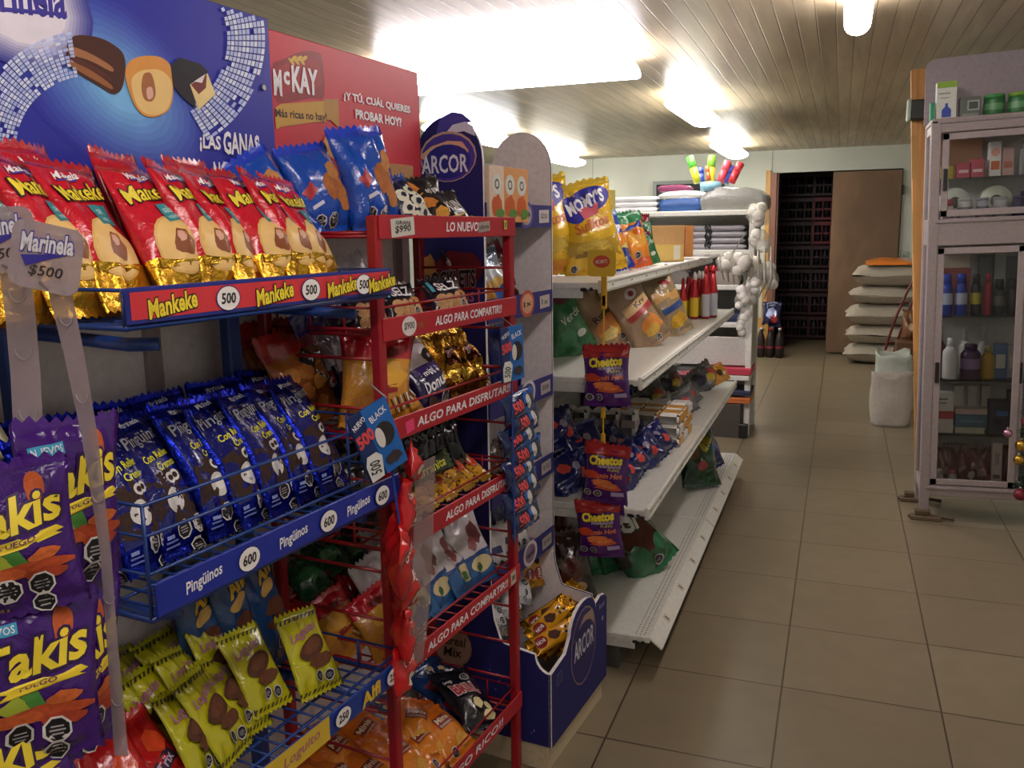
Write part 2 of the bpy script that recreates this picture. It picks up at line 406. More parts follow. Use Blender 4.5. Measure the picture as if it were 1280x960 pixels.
# a dark opening with a grey frame high on the back wall
d = struct(MB().bx((-2.1, Y1 - .03, 1.2), (-1.3, Y1 - .002, 1.97), 'P:15181c'), 'window_1')
b = MB()
for lo, hi in (((-2.14, 1.97), (-1.26, 2.01)), ((-2.14, 1.16), (-1.26, 1.2)), ((-2.14, 1.2), (-2.1, 1.97)), ((-1.3, 1.2), (-1.26, 1.97))): b.bx((lo[0], Y1 - .05, lo[1]), (hi[0], Y1, hi[1]), 'M:8a908c')
b.build('window_frame', d)
# ------------------------------------------------------------------ ceiling lights
def luminaire(x, y, along, L, W_, label, tint='L:fffaf0'):
    t = thing('ceiling_light', label, 'light', (x, y, ZC), 0 if along == 'X' else pi / 2, 'fluorescent ceiling lights')
    MB().bx((-L * .46, -W_ * .22, -.04), (L * .46, W_ * .22, -.001), 'M:e8e8e4', .006).build('lamp_body', t)
    n = 16; pr = [(W_ / 2 * cos(2 * pi * i / n), -.085 + .045 * sin(2 * pi * i / n)) for i in range(n)]
    b = MB(); b.add([(sx * L / 2, p, q) for sx in (-1, 1) for p, q in pr], [(i, (i + 1) % n, n + (i + 1) % n, n + i) for i in range(n)] + [tuple(range(n)), tuple(range(2 * n - 1, n - 1, -1))], tint)
    b.build('diffuser', t, True)
    return t
luminaire(-1.62, 4.32, 'X', 1.24, .54, 'largest and nearest fluorescent light, lying across the aisle above the racks', 'L:fff6fc')
luminaire(-.98, 6.2, 'Y', 1.0, .22, 'fluorescent light over the aisle, nearer one of the pair before the storage door')
luminaire(-1.10, 9.30, 'Y', 1.24, .24, 'fluorescent light over the aisle, farther one of the pair before the storage door')
luminaire(-2.85, 6.75, 'Y', 1.30, .30, 'fluorescent light above the blue and white swirl header, in the left row', 'L:f4f8ff')
luminaire(-2.95, 9.40, 'Y', 1.24, .26, 'fluorescent light behind the rounded white display panel, in the left row')
luminaire(.02, 3.22, 'Y', 1.24, .10, 'narrow fluorescent light cut by the top edge of the photo', 'L:fff4f4')
luminaire(.02, .55, 'Y', 1.24, .10, 'narrow fluorescent light overhead beside the place the photo is taken from', 'L:fff4f4')  # unseen lamp, added to fill the racks from the front and above
luminaire(.02, -1.6, 'Y', 1.24, .10, 'narrow fluorescent light overhead behind the place the photo is taken from', 'L:fff4f4')  # out-of-view lamp, added behind the camera to brighten the near end
# ------------------------------------------------------------------ storage room crates
def crate(x, z, lit, label):
    t = thing('bottle_crate', label, 'crate', (x, 11.9, z), 0, 'bottle crates in the storage room')
    k = 'P:8a1420' if lit else 'P:3c0c16'  # same red twice: light and shade of the crates put into the colour
    b = MB(); W_, H_, D_ = .40, .30, .34
    b.bx((-W_ / 2, 0, 0), (W_ / 2, D_, .02), k)
    for s in (-1, 1): b.bx((s * W_ / 2 - .012, 0, 0), (s * W_ / 2 + .012, D_, H_), k, .004)
    b.bx((-W_ / 2, D_ - .012, 0), (W_ / 2, D_, H_), k)
    for z0, z1 in ((0, .055), (.25, H_), (.14, .165)): b.bx((-W_ / 2, 0, z0), (W_ / 2, .012, z1), k, .003)
    for i in (-1, 0, 1): b.bx((i * .1 - .006, 0, .05), (i * .1 + .006, .012, .26), k)
    b.build('crate_body', t)
    b = MB(); r = random.Random(int(x * 100 + z * 10))
    for i in range(4):
        for j in range(2): b.lathe([(.036, .03), (.038, .15), (.03, .19), (.014, .24), (.014, .285)], 'P:' + r.choice(['2c2430', '3a2e38', '201c28']), ((i - 1.5) * .1 + .002, .06 + j * .12, 0), 10)
    b.build('bottle', t, True, kind='stuff', label='dark glass bottles standing in the crate')
    return t
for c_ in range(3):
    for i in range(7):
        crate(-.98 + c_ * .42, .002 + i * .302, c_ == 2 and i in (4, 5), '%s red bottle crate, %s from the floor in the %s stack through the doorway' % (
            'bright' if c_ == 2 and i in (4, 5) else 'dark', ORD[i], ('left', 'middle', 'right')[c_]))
# sacks ------------------------------------------------------------------
def sack(x, y, z, w_, d_, h_, seed, label):
    r = random.Random(seed); b = MB(); nx, ny = 16, 12; o = Vector((seed * 3.1, 0, 0))
    def P(i, j, s):
        u = -1 + 2 * i / nx; v = -1 + 2 * j / ny
        t = (max(0, 1 - abs(u) ** 3.2) * max(0, 1 - abs(v) ** 2.6)) ** .42
        q = noise.noise(Vector((u * 1.5, v * 1.5, s)) + o)
        ear = 1 + .05 * abs(u * v)
        return (u * w_ / 2 * ear, v * d_ / 2 * ear, h_ / 2 + s * t * h_ / 2 * (1 + (.12 * q if s > 0 else .02)) + (1 - t) * .02 * q)
    for s in (1, -1):
        pts = [P(i, j, s) for j in range(ny + 1) for i in range(nx + 1)]
        fs = [(j * (nx + 1) + i, j * (nx + 1) + i + 1, (j + 1) * (nx + 1) + i + 1, (j + 1) * (nx + 1) + i) for j in range(ny) for i in range(nx)]
        b.add(pts, fs if s > 0 else [f[::-1] for f in fs], 'W:aca294')
    o_ = b.build('woven_sack', None, True, (x, y, z)); o_.rotation_euler = (0, 0, r.uniform(-.06, .06))
    return tag(o_, label, 'sack', 'stack of filled sacks by the storage door')
zz = 0
for i, (h_, dx) in enumerate(((.21, -.03), (.20, -.02), (.23, -.03), (.19, .0), (.23, .02))):
    sack(.47 + dx, 10.05, zz, .70, .48, h_ * 1.02, i + 3, '%s off-white filled sack from the floor, stacked beside the plywood door' % ORD[i].capitalize())
    zz += h_ * .985
b = MB(); n = 12
def flatbag(x, y): return .035 * max(0, (1 - abs(x) ** 3) * (1 - abs(y) ** 3)) ** .5
pts = [((-1 + 2 * i / n) * .25, (-1 + 2 * j / n) * .2, flatbag(-1 + 2 * i / n, -1 + 2 * j / n) + .012 * noise.noise(Vector((i * .4, j * .4, 1)))) for j in range(n + 1) for i in range(n + 1)]
fs = [(j * 13 + i, j * 13 + i + 1, j * 13 + i + 14, j * 13 + i + 13) for j in range(n) for i in range(n)]
b.add([(p[0], p[1], p[2] + .02) for p in pts], fs, 'F:e08030'); b.add([(p[0], p[1], .016 - p[2] * .3) for p in pts], [f[::-1] for f in fs], 'F:d8d0c8')
o = b.build('orange_packet', None, True, (.5, 10.02, zz + .004)); o.rotation_euler = (rad(6), 0, 0)
tag(o, 'flat orange packet lying on top of the sack stack', 'packet')
def open_sack(name, x, y, r0, h_, k, label, seed):
    b = MB(); n = 24; o = Vector((seed * 2.3, 0, 0)); rows = []
    for t in [i / 14 for i in range(15)]:
        row = []
        for j in range(n):
            a = 2 * pi * j / n
            e = max(0, t - .72) / .28
            q = noise.noise(Vector((cos(a) * 1.6, sin(a) * 1.6, t * 2.2)) + o)
            rr = r0 * (.82 + .3 * sin(pi * min(1, t * .75 + .12)) - .06 * t + .16 * e * e) * (1 + (.09 + .12 * e) * q)
            sq = 1 / max(abs(cos(a)), abs(sin(a))) ** .45
            row.append((rr * cos(a) * sq, rr * sin(a) * sq, t * h_ + (.10 * q * e)))
        rows.append(row)
    for t, zz_ in ((.9, .98), (.78, .9), (.74, .72)):
        rows.append([(p[0] * t, p[1] * t, h_ * zz_) for p in rows[14]])
    b.add([p for r_ in rows for p in r_], [(i * n + j, i * n + (j + 1) % n, (i + 1) * n + (j + 1) % n, (i + 1) * n + j) for i in range(len(rows) - 1) for j in range(n)] + [tuple(reversed(range(n)))] , k)
    t = tag(b.build(name, None, True, (x, y, 0)), label, 'sack')
    g = MB(); g.lathe([(r0 * .66, .6 * h_), (r0 * .62, .70 * h_), (.001, .78 * h_)], 'B:d8cfae', (0, 0, 0), 20); g.build('grain', t, True, kind='stuff', label='pale grain filling the sack')
    return t
open_sack('open_sack', .395, 6.85, .135, .375, 'W:b8b0a6', 'white open sack with rolled rim on the floor left of the glass cabinet', 2)
open_sack('open_sack', .43, 7.35, .13, .46, 'W:b4bab0', 'greyish open sack standing just behind the white open sack', 5)
# red bent tubes of a hand truck
t = thing('hand_truck', 'dark red bent tubes of a hand truck leaning on the sack stack', 'hand truck', (.5, 9.5, 0))
for dx in (0, .085):
    p0 = Vector((-.06 + dx, 0, .02)); p1 = Vector((.0 + dx * 1.1, .0, .5)); p2 = Vector((.22 + dx, .05, .98))
    MB().tube([p0 * (1 - q) ** 2 + p1 * 2 * q * (1 - q) + p2 * q * q for q in [i / 12 for i in range(13)]], .013, 'M:6a1c1c', 8).build('tube_rail', t, True)
MB().bx((-.1, -.09, .0), (.1, .03, .014), 'M:5a1818', .003).build('toe_plate', t)
b = MB(); b.tube([(-.04, .0, .28), (.06, 0, .28)], .009, 'M:6a1c1c', 8); b.tube([(.06, .02, .68), (.16, .02, .68)], .009, 'M:6a1c1c', 8); b.build('crossbar', t, True)
# brown paper-like bag beside the post
BAGS['brownsack'] = (.26, .36, .16, [(0, 'F:7a5236')], [('b', .05, .6, .3, .22, 'P:a88a6a', 3), ('b', -.12, .95, .22, .2, 'P:5a3420', 4)], dict(wr=.3))
bag('brownsack', 'brown_bag', 'crumpled brown plastic bag standing before the sacks beside the orange post', 'bag', FR, .70, -9.3, .33, 4, 0, 0, .85)
b = MB(); b.bx((-.17, -.13, 0), (.17, .13, .325), 'K:6b4a34', .006); b.bx((-.172, -.132, .17), (.172, .132, .19), 'P:a08a6c'); o = b.build('cardboard_box', None, False, (.72, 9.3, 0)); tag(o, 'dark cardboard box under the crumpled brown bag near the sacks', 'box')
# leaning orange plank behind the cabinet
b = MB(); b.bx((-.035, -.025, 0), (.035, .025, 2.26), WOOD_O, .003)
for z in (.55, 1.3, 1.7): b.bx((-.036, -.027, z), (-.008, -.02, z + .22), WOOD_Y)
t = b.build('wooden_post', None, False, (.49, 5.25, 0)); t.rotation_euler = (0, rad(-3.9), 0)
tag(t, 'orange pine post leaning beside the glass cabinet', 'post')
t = MB().bx((-.055, -.05, 0), (.055, .03, .10), 'P:2c2e2c', .006).build('junction_box', None, False, (.36, 5.20, 1.99)); tag(t, 'black electrical box fixed high on the orange post', 'box')
MB().bx((-.068, -.055, -.005), (-.05, .03, .105), 'P:b8c8b4', .004).build('cover', t)
# soda bottles wrapped in film by the doorway
b0 = None
for i in range(6):
    t = thing('soda_bottle', '%s dark soda bottle from the left on the floor at the storage doorway' % ORD[i], 'bottle', (-.80 + (i % 3) * .1, 10.12 + (i // 3) * .11, 0 ), 0, 'soda bottles by the storage doorway')
    MB().lathe([(.03, 0), (.045, .02), (.047, .11), (.043, .13), (.046, .2), (.03, .26), (.014, .30), (.014, .315)], ['P:241a1c'] * 2 + ['P:8c2030', 'P:241a1c', 'P:241a1c', 'P:241a1c', 'P:241a1c'], (0, 0, 0), 14).build('bottle_body', t, True)
    MB().lathe([(.017, .313), (.017, .335)], 'P:c02030' if i % 2 else 'P:d8d8d8', (0, 0, 0), 12).build('cap', t, True)
BAGS['bundle'] = (.22, .28, .14, [(0, 'F:1c2450')], [('b', .0, .7, .3, .3, 'F:9aa4d0', 4), ('b', .15, .4, .2, .22, 'F:b03040', 6)], dict(wr=.3))
for (x, y, z, sc_) in ((-.70, 10.2, .34, 1.0),):
    bag('bundle', 'shrink_wrapped_bundle', 'shiny blue shrink-wrapped bundle on top of the soda bottles at the doorway', 'bundle', FR, x, -y, z, 4, 0, 0, sc_)
# ------------------------------------------------------------------ kinds of film bags: width, height, depth, colour zones, print
Y_, K_, W_ = 'P:f0d838', 'P:181418', 'P:eeecf0'
def octs(x, y, r, n=2, third=True):
    q = [('o', x, y, r), ('o', x + 2.1 * r, y, r)]
    return q + [('o', x + 1.4 * r, y - 2.1 * r, r)] if third else q[:n]
BAGS['mankeke'] = (.140, .245, .060, [(0, 'G:f0b838'), (.30, 'F:cc1c30'), (.93, 'F:b81428')], [
    ('e', .06, .66, .36, .34, 'P:e2b468'), ('e', .06, .66, .33, .31, 'P:ecc47c'), ('b', .07, .66, .13, .17, 'P:8a4a20', 2), ('b', .05, .72, .06, .07, 'P:d8a890', 5),
    ('p', [(-.3, .42), (.46, .40), (.46, .50), (.05, .47), (-.3, .52)], 'G:e8b838'),
    ('r', .20, 1.06, .36, .24, 'P:2e8c94', 8), ('t', 'sabor', .20, 1.10, .26, .09, 'P:bfe4e0', 8), ('t', 'vainilla', .2, 1.0, .26, .06, 'P:bfe4e0', 8),
    ('T', 'Mankeke', .06, 1.32, .74, .20, Y_, K_, 9, .1, .02), ('t', 'Marinela', .02, 1.53, .36, .09, W_, 6, .2, .02), ('r', .02, 1.475, .3, .018, 'P:3a40a0', 6)], dict(wr=.2))
BAGS['pinguinos'] = (.136, .245, .055, [(0, 'G:1426a8'), (.93, 'G:1020b0')], [
    ('r', .02, .93, .78, 1.25, 'F:10186e'), ('p', [(-.40, .42), (-.33, .92), (0, 1.0), (.3, .95), (.38, .42), (.1, .3)], 'B:3a2418'), ('e', -.02, .62, .17, .15, 'P:dcdad6'), ('e', .0, .64, .10, .09, 'P:f4f2ee'),
    ('e', .06, .88, .09, .07, 'P:e8e6e4'), ('e', .16, .9, .09, .07, 'P:e8e6e4'), ('e', .06, .88, .05, .035, 'B:3a2418'), ('e', .16, .9, .05, .035, 'B:3a2418'),
    ('t', 'Con Relleno', .06, 1.19, .56, .10, 'P:e8e428', 8, .1, .02), ('t', 'Cremoso', .14, 1.06, .42, .10, 'P:e8e428', 8, .1, .02),
    ('t', 'Ping\u00fcinos', .02, 1.43, .72, .2, 'P:b8bcc8', 8, .15, .01), ('t', 'Marinela', .0, 1.66, .34, .08, 'P:c8ccd8', 6, .2, .01),
    *octs(.0, .28, .115), ('r', -.25, .2, .2, .02, 'P:6a78c0'), ('r', -.25, .15, .24, .02, 'P:6a78c0'), ('r', -.27, .25, .12, .04, 'P:8a98d0')], dict(wr=.2))
BAGS['takis'] = (.150, .205, .045, [(0, 'F:3e0f70'), (.95, 'F:4a1480')], [
    ('b', .22, 1.12, .10, .14, 'B:c05a2a', 8), ('r', -.26, 1.13, .3, .09, 'P:3aa0c8', 4), ('t', 'NUEVOS', -.26, 1.13, .26, .06, W_, 4),
    ('T', 'Takis', 0, .90, .86, .30, Y_, 'P:30104a', 10, .25, .03), ('p', [(-.36, .66), (.36, .76), (.42, .72), (.34, .70), (.4, .68), (-.3, .58), (-.22, .64)], 'P:e8cc30'), ('t', 'FUEGO', .02, .68, .3, .045, 'P:5a2060', 8, .2),
    ('p', [(-.32, .52), (-.15, .62), (-.02, .5), (-.16, .43)], 'P:a8b83c'), ('p', [(-.12, .6), (.02, .62), (.08, .5), (-.04, .48)], 'P:4a8a3a'),
    ('b', .12, .44, .36, .07, 'B:b84a20', 9), ('b', -.2, .42, .26, .06, 'B:c85c28', 10), ('b', .22, .54, .14, .06, 'B:d0682c', 11), ('b', .2, .36, .2, .06, 'B:a83c1c', 12),
    ('o', -.12, .27, .115), ('o', .15, .28, .115), ('o', .14, .09, .1), ('t', 'CONT. 56 g', -.26, .1, .26, .05, 'P:c8a838')], dict(wr=.22))
BAGS['bluecookie'] = (.16, .21, .08, [(0, 'F:1c50b8'), (.9, 'F:2a48c8')], [
    ('b', .18, .62, .22, .24, 'B:b06a38', 3), ('b', .26, .84, .16, .14, 'B:c8884c', 4), ('b', .30, .42, .16, .16, 'B:c07a40', 9), ('p', [(-.4, .62), (-.2, .76), (-.12, .62), (-.3, .5)], 'P:b03038'),
    ('o', -.2, .2, .1), ('o', .02, .18, .1), ('r', -.2, .42, .2, .05, 'P:d8d8e8', 14)], dict(wr=.3))
BAGS['creamcookie'] = (.15, .2, .07, [(0, 'F:10183c'), (.86, 'F:1a3a8c')], [
    *[('b', x, y, .17, .16, 'P:e4e0cc', i) for i, (x, y) in enumerate(((-.18, .8), (.14, .86), (-.25, .5), (.08, .56), (.3, .62), (-.1, .25), (.22, .3)))],
    *[('b', x, y, .08, .07, 'P:20243c', i + 20) for i, (x, y) in enumerate(((-.16, .8), (.15, .86), (-.24, .5), (.1, .56), (-.1, .25), (.22, .3)))]], dict(wr=.25))
BAGS['choccookie'] = (.17, .13, .06, [(0, 'F:18161c'), (.8, 'F:14141c')], [
    ('b', -.3, .55, .14, .12, 'B:d08030', 3), ('b', -.2, .3, .16, .12, 'B:e0a040', 4), ('t', 'KUIN', .14, .4, .42, .2, 'P:d8d4d0', 8, .1, .02), ('r', .1, .2, .5, .03, 'P:c8a040', 8)], dict(wr=.25))
BAGS['selz'] = (.15, .105, .04, [(0, 'F:241a26'), (.4, 'F:18141f')], [
    *[('e', -.30 + .2 * i, y, .12, .07, 'B:c89a68', 20 * i) for y in (.08, .18, .27) for i in range(4)],
    ('o', .24, .17, .08), ('t', 'SELZ', .0, .50, .60, .18, W_, 3, .1, .03), ('r', -.38, .5, .06, .2, 'P:50a8c0'), ('e', .3, .36, .14, .04, 'B:b07840')], dict(wr=.2))
BAGS['donuts'] = (.135, .165, .06, [(0, 'F:221848'), (.52, 'F:2a1f56'), (.62, 'F:d8ccd4')], [
    ('b', -.2, .68, .22, .07, 'F:3a2a70', 4), ('b', .2, .68, .24, .08, 'F:3a2a70', 5), ('b', .18, .86, .16, .13, 'B:33201a', 6), ('e', .19, .86, .05, .04, 'P:c8b8b0'),
    ('t', 'mini', -.05, .62, .24, .09, W_, 6), ('t', 'Donuts', .04, .42, .74, .20, W_, 6, 0, .03), ('o', .2, .15, .1), ('b', -.2, .16, .18, .1, 'B:4a2c1c', 8)], dict(wr=.25))
BAGS['goldfoil'] = (.12, .16, .06, [(0, 'G:7a4a14'), (.25, 'G:a87420'), (.75, 'G:c89838')], [('b', .05, .75, .26, .22, 'G:4a2410', 3), ('t', 'gran', .05, .82, .4, .14, 'P:d8a0a8', 8, .2), ('b', -.1, .35, .22, .14, 'G:e8c050', 5)], dict(wr=.6))
BAGS['amber'] = (.16, .22, .07, [(0, 'F:8a4a1a'), (.55, 'F:a85c1e'), (.74, 'F:b02a24')], [
    *[('b', x, y, .16, .12, 'B:' + k, i) for i, (x, y, k) in enumerate(((-.2, .2, '9a5a20'), (.15, .25, 'c07a2c'), (-.15, .5, 'b87028'), (.2, .55, 'c88838'), (.0, .75, 'a86420'), (-.28, .75, 'b87830')))],
    ('p', [(-.05, .9), (.16, .72), (.3, .86), (.1, 1.04)], 'P:20181c'), ('t', 'SAM', .13, .9, .2, .08, W_, -40), *[('r', .2 + .035 * i, .66 - .03 * i, .02, .18, 'P:e0dcd8' if i % 2 else K_, 40) for i in range(5)]], dict(wr=.3))
BAGS['redyellow'] = (.16, .2, .06, [(0, 'F:c8882c'), (.5, 'F:d0902c'), (.72, 'F:c01c2c')], [
    ('b', .1, .7, .3, .2, 'P:e0a838', 2), ('e', .1, .98, .16, .07, 'P:7a2018'), ('r', .1, .5, .3, .1, 'P:a02830', 10), *[('r', .2 + .05 * i, .28 + .02 * i, .02, .22, 'P:e8e4e0' if i % 2 else K_, 30) for i in range(6)], ('b', -.2, .3, .2, .16, 'B:b87830', 7)], dict(wr=.3))
BAGS['milkpack'] = (.095, .15, .03, [(0, 'F:2c2468'), (.30, 'F:d8d2da'), (.8, 'F:c8c2cc')], [('b', .1, .7, .24, .2, 'F:b03040', 3), ('p', [(-.5, .45), (.5, .6), (.5, .35), (-.5, .3)], 'F:3c3080'), ('o', .2, .3, .11)], dict(wr=.2))
BAGS['dotbar'] = (.04, .125, .022, [(0, 'F:a87a20'), (.1, 'F:dca028'), (.9, 'F:a87a20')], [*[('e', x, .4 + .33 * i, .07, .07, 'P:3a2a14') for i in range(7) for x in (-.3, .3)], ('e', 0, 1.55, .3, .5, 'P:c84020'), ('r', 0, 1.55, .16, .7, 'P:e8d8b0')], dict(wr=.2, nx=8, ny=14, zig=.003))
BAGS['greenbar'] = (.05, .13, .02, [(0, 'F:1e2a14'), (.9, 'F:2c3c18')], [('t', 'Serranita', .0, 1.3, 1.9, .45, 'P:c8c43c', 90, .1, .02)], dict(wr=.2, nx=8, ny=14))
BAGS['whiteblue'] = (.12, .2, .05, [(0, 'F:2a6098'), (.36, 'F:d0c8cc'), (.92, 'F:c4bcc0')], [('b', .12, 1.05, .2, .26, 'F:7a4848', 3), ('b', -.05, .85, .14, .16, 'F:a06060', 4), ('e', .1, .4, .3, .18, 'P:d8c898'), ('e', .02, .34, .12, .1, 'P:3a6a30'), ('p', [(-.5, .58), (.5, .72), (.5, .62), (-.5, .5)], 'F:23488c')], dict(wr=.3))
BAGS['popblue'] = (.18, .24, .06, [(0, 'F:163c78'), (.9, 'F:1c58a0')], [('p', [(-.4, .9), (.1, .98), (.2, .62), (-.3, .55)], 'P:8a2440'), ('t', 'POP', -.1, .76, .36, .16, 'P:d87080', 8, .1), *[('b', x, y, .08, .07, 'P:e0cc98', i) for i, (x, y) in enumerate(((.3, 1.0), (.1, 1.12), (.35, .7), (.25, .5), (-.2, .3), (.0, .4)))], ('o', .12, .16, .09), ('r', -.3, .3, .2, .3, 'P:c03060', 20)], dict(wr=.2))
BAGS['popblack'] = (.17, .23, .06, [(0, 'F:16161e'), (.93, 'F:101018')], [('T', 'BRILL', -.05, .78, .6, .26, 'P:b02034', 'P:e0dcd8', 0, .1, .04), *[('b', x, y, .12, .10, 'P:e4d6a0', i) for i, (x, y) in enumerate(((-.05, .42), (.2, .36), (.1, .2)))], ('o', .16, 1.05, .08), ('t', 'pop', -.25, 1.0, .2, .08, W_)], dict(wr=.2))
BAGS['orangebag'] = (.15, .2, .06, [(0, 'F:d88020'), (.5, 'F:d87018'), (.92, 'F:c85c14')], [('r', .02, .72, .44, .26, 'P:7a2418', 0), ('t', 'Minis', .02, .76, .38, .12, 'P:e0c8a8', 0, .1, .03), ('t', 'horneadas', .02, .64, .36, .05, 'P:e0c8a8'), ('b', .15, .3, .18, .12, 'B:d8a040', 4), ('o', -.2, .16, .09)], dict(wr=.25))
BAGS['loguito'] = (.108, .158, .03, [(0, 'F:c4c020'), (.93, 'F:b8b818')], [
    *[('p', [(-.5 + .1 * i, 1.30), (-.46 + .1 * i, 1.30), (-.40 + .1 * i, 1.38), (-.44 + .1 * i, 1.38)], 'P:3a2c10') for i in range(10)], *[('p', [(-.5 + .1 * i, .06), (-.46 + .1 * i, .06), (-.40 + .1 * i, .13), (-.44 + .1 * i, .13)], 'P:3a2c10') for i in range(10)],
    ('t', 'Loguito', .0, 1.06, .7, .2, 'P:b06a90', 10, .2, .02), ('e', .05, .78, .34, .16, 'B:5a3420', 20), ('e', .05, .8, .24, .1, 'B:6e4228', 20), ('b', .1, .52, .28, .12, 'B:6a4024', 5), ('o', .0, .3, .1), ('o', .22, .26, .1)], dict(wr=.2))
BAGS['redpack'] = (.11, .16, .04, [(0, 'F:c01c20'), (.9, 'F:c82420')], [('r', .1, .55, .5, .22, 'P:38243a', 20), ('t', 'Trix', .1, .55, .36, .14, 'P:d0b8d8', 20), ('b', .2, .9, .2, .2, 'F:e04c28', 4), ('b', -.2, .3, .2, .16, 'P:a0a0b8', 5)], dict(wr=.3))
BAGS['alfi'] = (.10, .23, .045, [(0, 'F:1c4478'), (.9, 'F:16407c')], [('t', 'Alfi', .1, 1.9, .6, .34, 'P:e0b830', 12, .1, .04), ('e', .05, 1.58, .26, .12, 'P:d8b060', 20), ('b', .1, 1.2, .36, .16, 'B:6a3a20', 4), ('b', .05, .9, .34, .14, 'B:5a3018', 5), ('o', .05, .5, .14), ('o', .32, .5, .14)], dict(wr=.25))
BAGS['purplefoil'] = (.09, .09, .05, [(0, 'G:5a1c8c'), (.8, 'G:6a24a8')], [('b', 0, .5, .2, .2, 'G:a060e0', 3)], dict(wr=.6, nx=12, ny=14))
BAGS['greenfoil'] = (.10, .10, .05, [(0, 'F:1c4a2c'), (.8, 'F:20502c')], [('b', 0, .5, .26, .2, 'F:3c7848', 3)], dict(wr=.5, nx=12, ny=14))
BAGS['darkpack'] = (.07, .12, .03, [(0, 'F:141418'), (.85, 'F:1a1a20')], [('e', .0, .9, .28, .26, 'P:30303a'), ('b', .1, .5, .2, .12, 'P:5a4a40', 3)], dict(wr=.3, nx=10, ny=14))
BAGS['yellowbar'] = (.068, .18, .036, [(0, 'G:c89020'), (.12, 'F:d89a20'), (.88, 'G:c89020')], [('e', .0, .62, .34, .3, 'P:8a2418'), ('t', 'BON', .0, .62, .42, .2, W_, -90), ('b', .0, 1.35, .3, .32, 'B:4a2818', 4), ('e', .15, 1.9, .08, .08, K_), ('e', -.1, 2.05, .08, .08, K_), ('e', .15, 2.2, .07, .07, K_)], dict(wr=.25, nx=10, ny=16, zig=.003))
BAGS['silverbar'] = (.065, .14, .032, [(0, 'G:b8b8c0'), (.15, 'F:c8c6cc'), (.85, 'G:b8b8c0')], [('o', .0, .5, .2), ('o', .0, .95, .2), ('b', .1, 1.5, .28, .24, 'P:8a8a98', 3)], dict(wr=.35, nx=10, ny=16))
BAGS['brownbar'] = (.1, .17, .05, [(0, 'F:2c1614'), (.9, 'F:3a1c18')], [('b', 0, .9, .3, .3, 'F:5a2a20', 4), ('e', .1, .5, .2, .12, 'P:c8a070')], dict(wr=.3))
BAGS['momys'] = (.235, .335, .12, [(0, 'F:d8a818'), (.10, 'F:e0b422'), (.93, 'F:d8b430')], [
    ('p', [(-.42, .33), (.45, .22), (.45, .56), (.1, .5), (-.4, .58)], 'F:b89428'), ('b', .0, .42, .3, .12, 'B:d0b048', 3), ('b', -.2, .34, .16, .05, 'P:8a6a20', 7),
    ('e', -.2, 1.02, .2, .22, 'P:2a2a98', 30), ('e', .10, 1.12, .38, .19, 'P:2a2a98', 8), ('p', [(-.12, 1.0), (.24, 1.06), (.2, .9), (-.06, .84)], 'P:d05868'), ('t', "MOMY'S", .03, 1.10, .66, .21, W_, 12, .1, .04),
    ('t', 'Suflitos', .04, .76, .64, .16, 'P:c85c20', 8, .2, .02), ('o', -.36, .16, .06), ('e', .05, .12, .2, .1, 'P:d8902c')], dict(wr=.16))
BAGS['orangeblue'] = (.14, .26, .09, [(0, 'F:1c3490'), (.34, 'F:2c4cae'), (.62, 'F:2850b0'), (.9, 'F:8ab0d0')], [('b', .1, .86, .34, .24, 'B:e08828', 3), ('b', -.12, 1.0, .2, .2, 'F:e07830', 4), ('p', [(-.5, .7), (.5, .8), (.4, .6), (-.5, .55)], 'P:d8c878'), ('t', 'Che', .0, 1.36, .6, .2, W_, -12, .1, .03), ('o', .1, .25, .13)], dict(wr=.3))
BAGS['orangegreen'] = (.14, .25, .09, [(0, 'F:d85c20'), (.16, 'F:e08a28'), (.6, 'F:e89030'), (.8, 'F:2c8c58')], [('e', .05, .9, .34, .3, 'F:e8a838'), ('p', [(-.4, 1.2), (.3, 1.5), (.4, 1.2)], 'F:2440a0'), ('o', -.1, .38, .12), ('b', .1, 1.1, .2, .1, 'F:d86820', 8)], dict(wr=.3))
BAGS['tanpotato'] = (.19, .31, .10, [(0, 'F:a08262'), (.9, 'F:97795c')], [('b', .06, .46, .36, .22, 'B:d8a040', 3), ('b', -.05, .4, .2, .14, 'B:e8cc80', 4), ('b', .18, .5, .16, .12, 'B:d08838', 6), ('e', .0, .62, .34, .12, 'P:c8783c', 8), ('t', 'Rustic', .06, .82, .56, .14, 'P:4a2c1c', 6, .05, .02), ('o', .15, .16, .08)], dict(wr=.2))
BAGS['tankryspo'] = (.19, .31, .10, [(0, 'F:9c8064'), (.9, 'F:a08868')], [('e', .05, 1.24, .17, .11, 'P:d0c4c4'), ('e', .06, 1.24, .08, .06, 'P:8a3038'), ('r', .04, .98, .74, .2, 'P:d0ac78', 6), ('t', 'Kry', .12, .98, .34, .15, 'P:30241c', 6, 0, .03), ('r', .04, .82, .74, .12, 'P:a82c30', 6), ('b', .1, .46, .28, .24, 'B:e08c40', 3), ('b', .05, .36, .22, .14, 'B:d8b050', 7), ('o', .12, .14, .09)], dict(wr=.2))
BAGS['tanblue'] = (.17, .31, .10, [(0, 'F:a48c68'), (.9, 'F:a89478')], [('p', [(-.5, 1.0), (.5, .9), (.5, 1.2), (-.4, 1.32)], 'F:d8a860'), ('r', .05, .78, .84, .16, 'P:2c4c88', 4), ('b', .08, .4, .3, .22, 'B:d8a830', 3), ('e', .1, 1.45, .2, .06, 'P:a82c38', -20), ('o', .0, .16, .09)], dict(wr=.2))
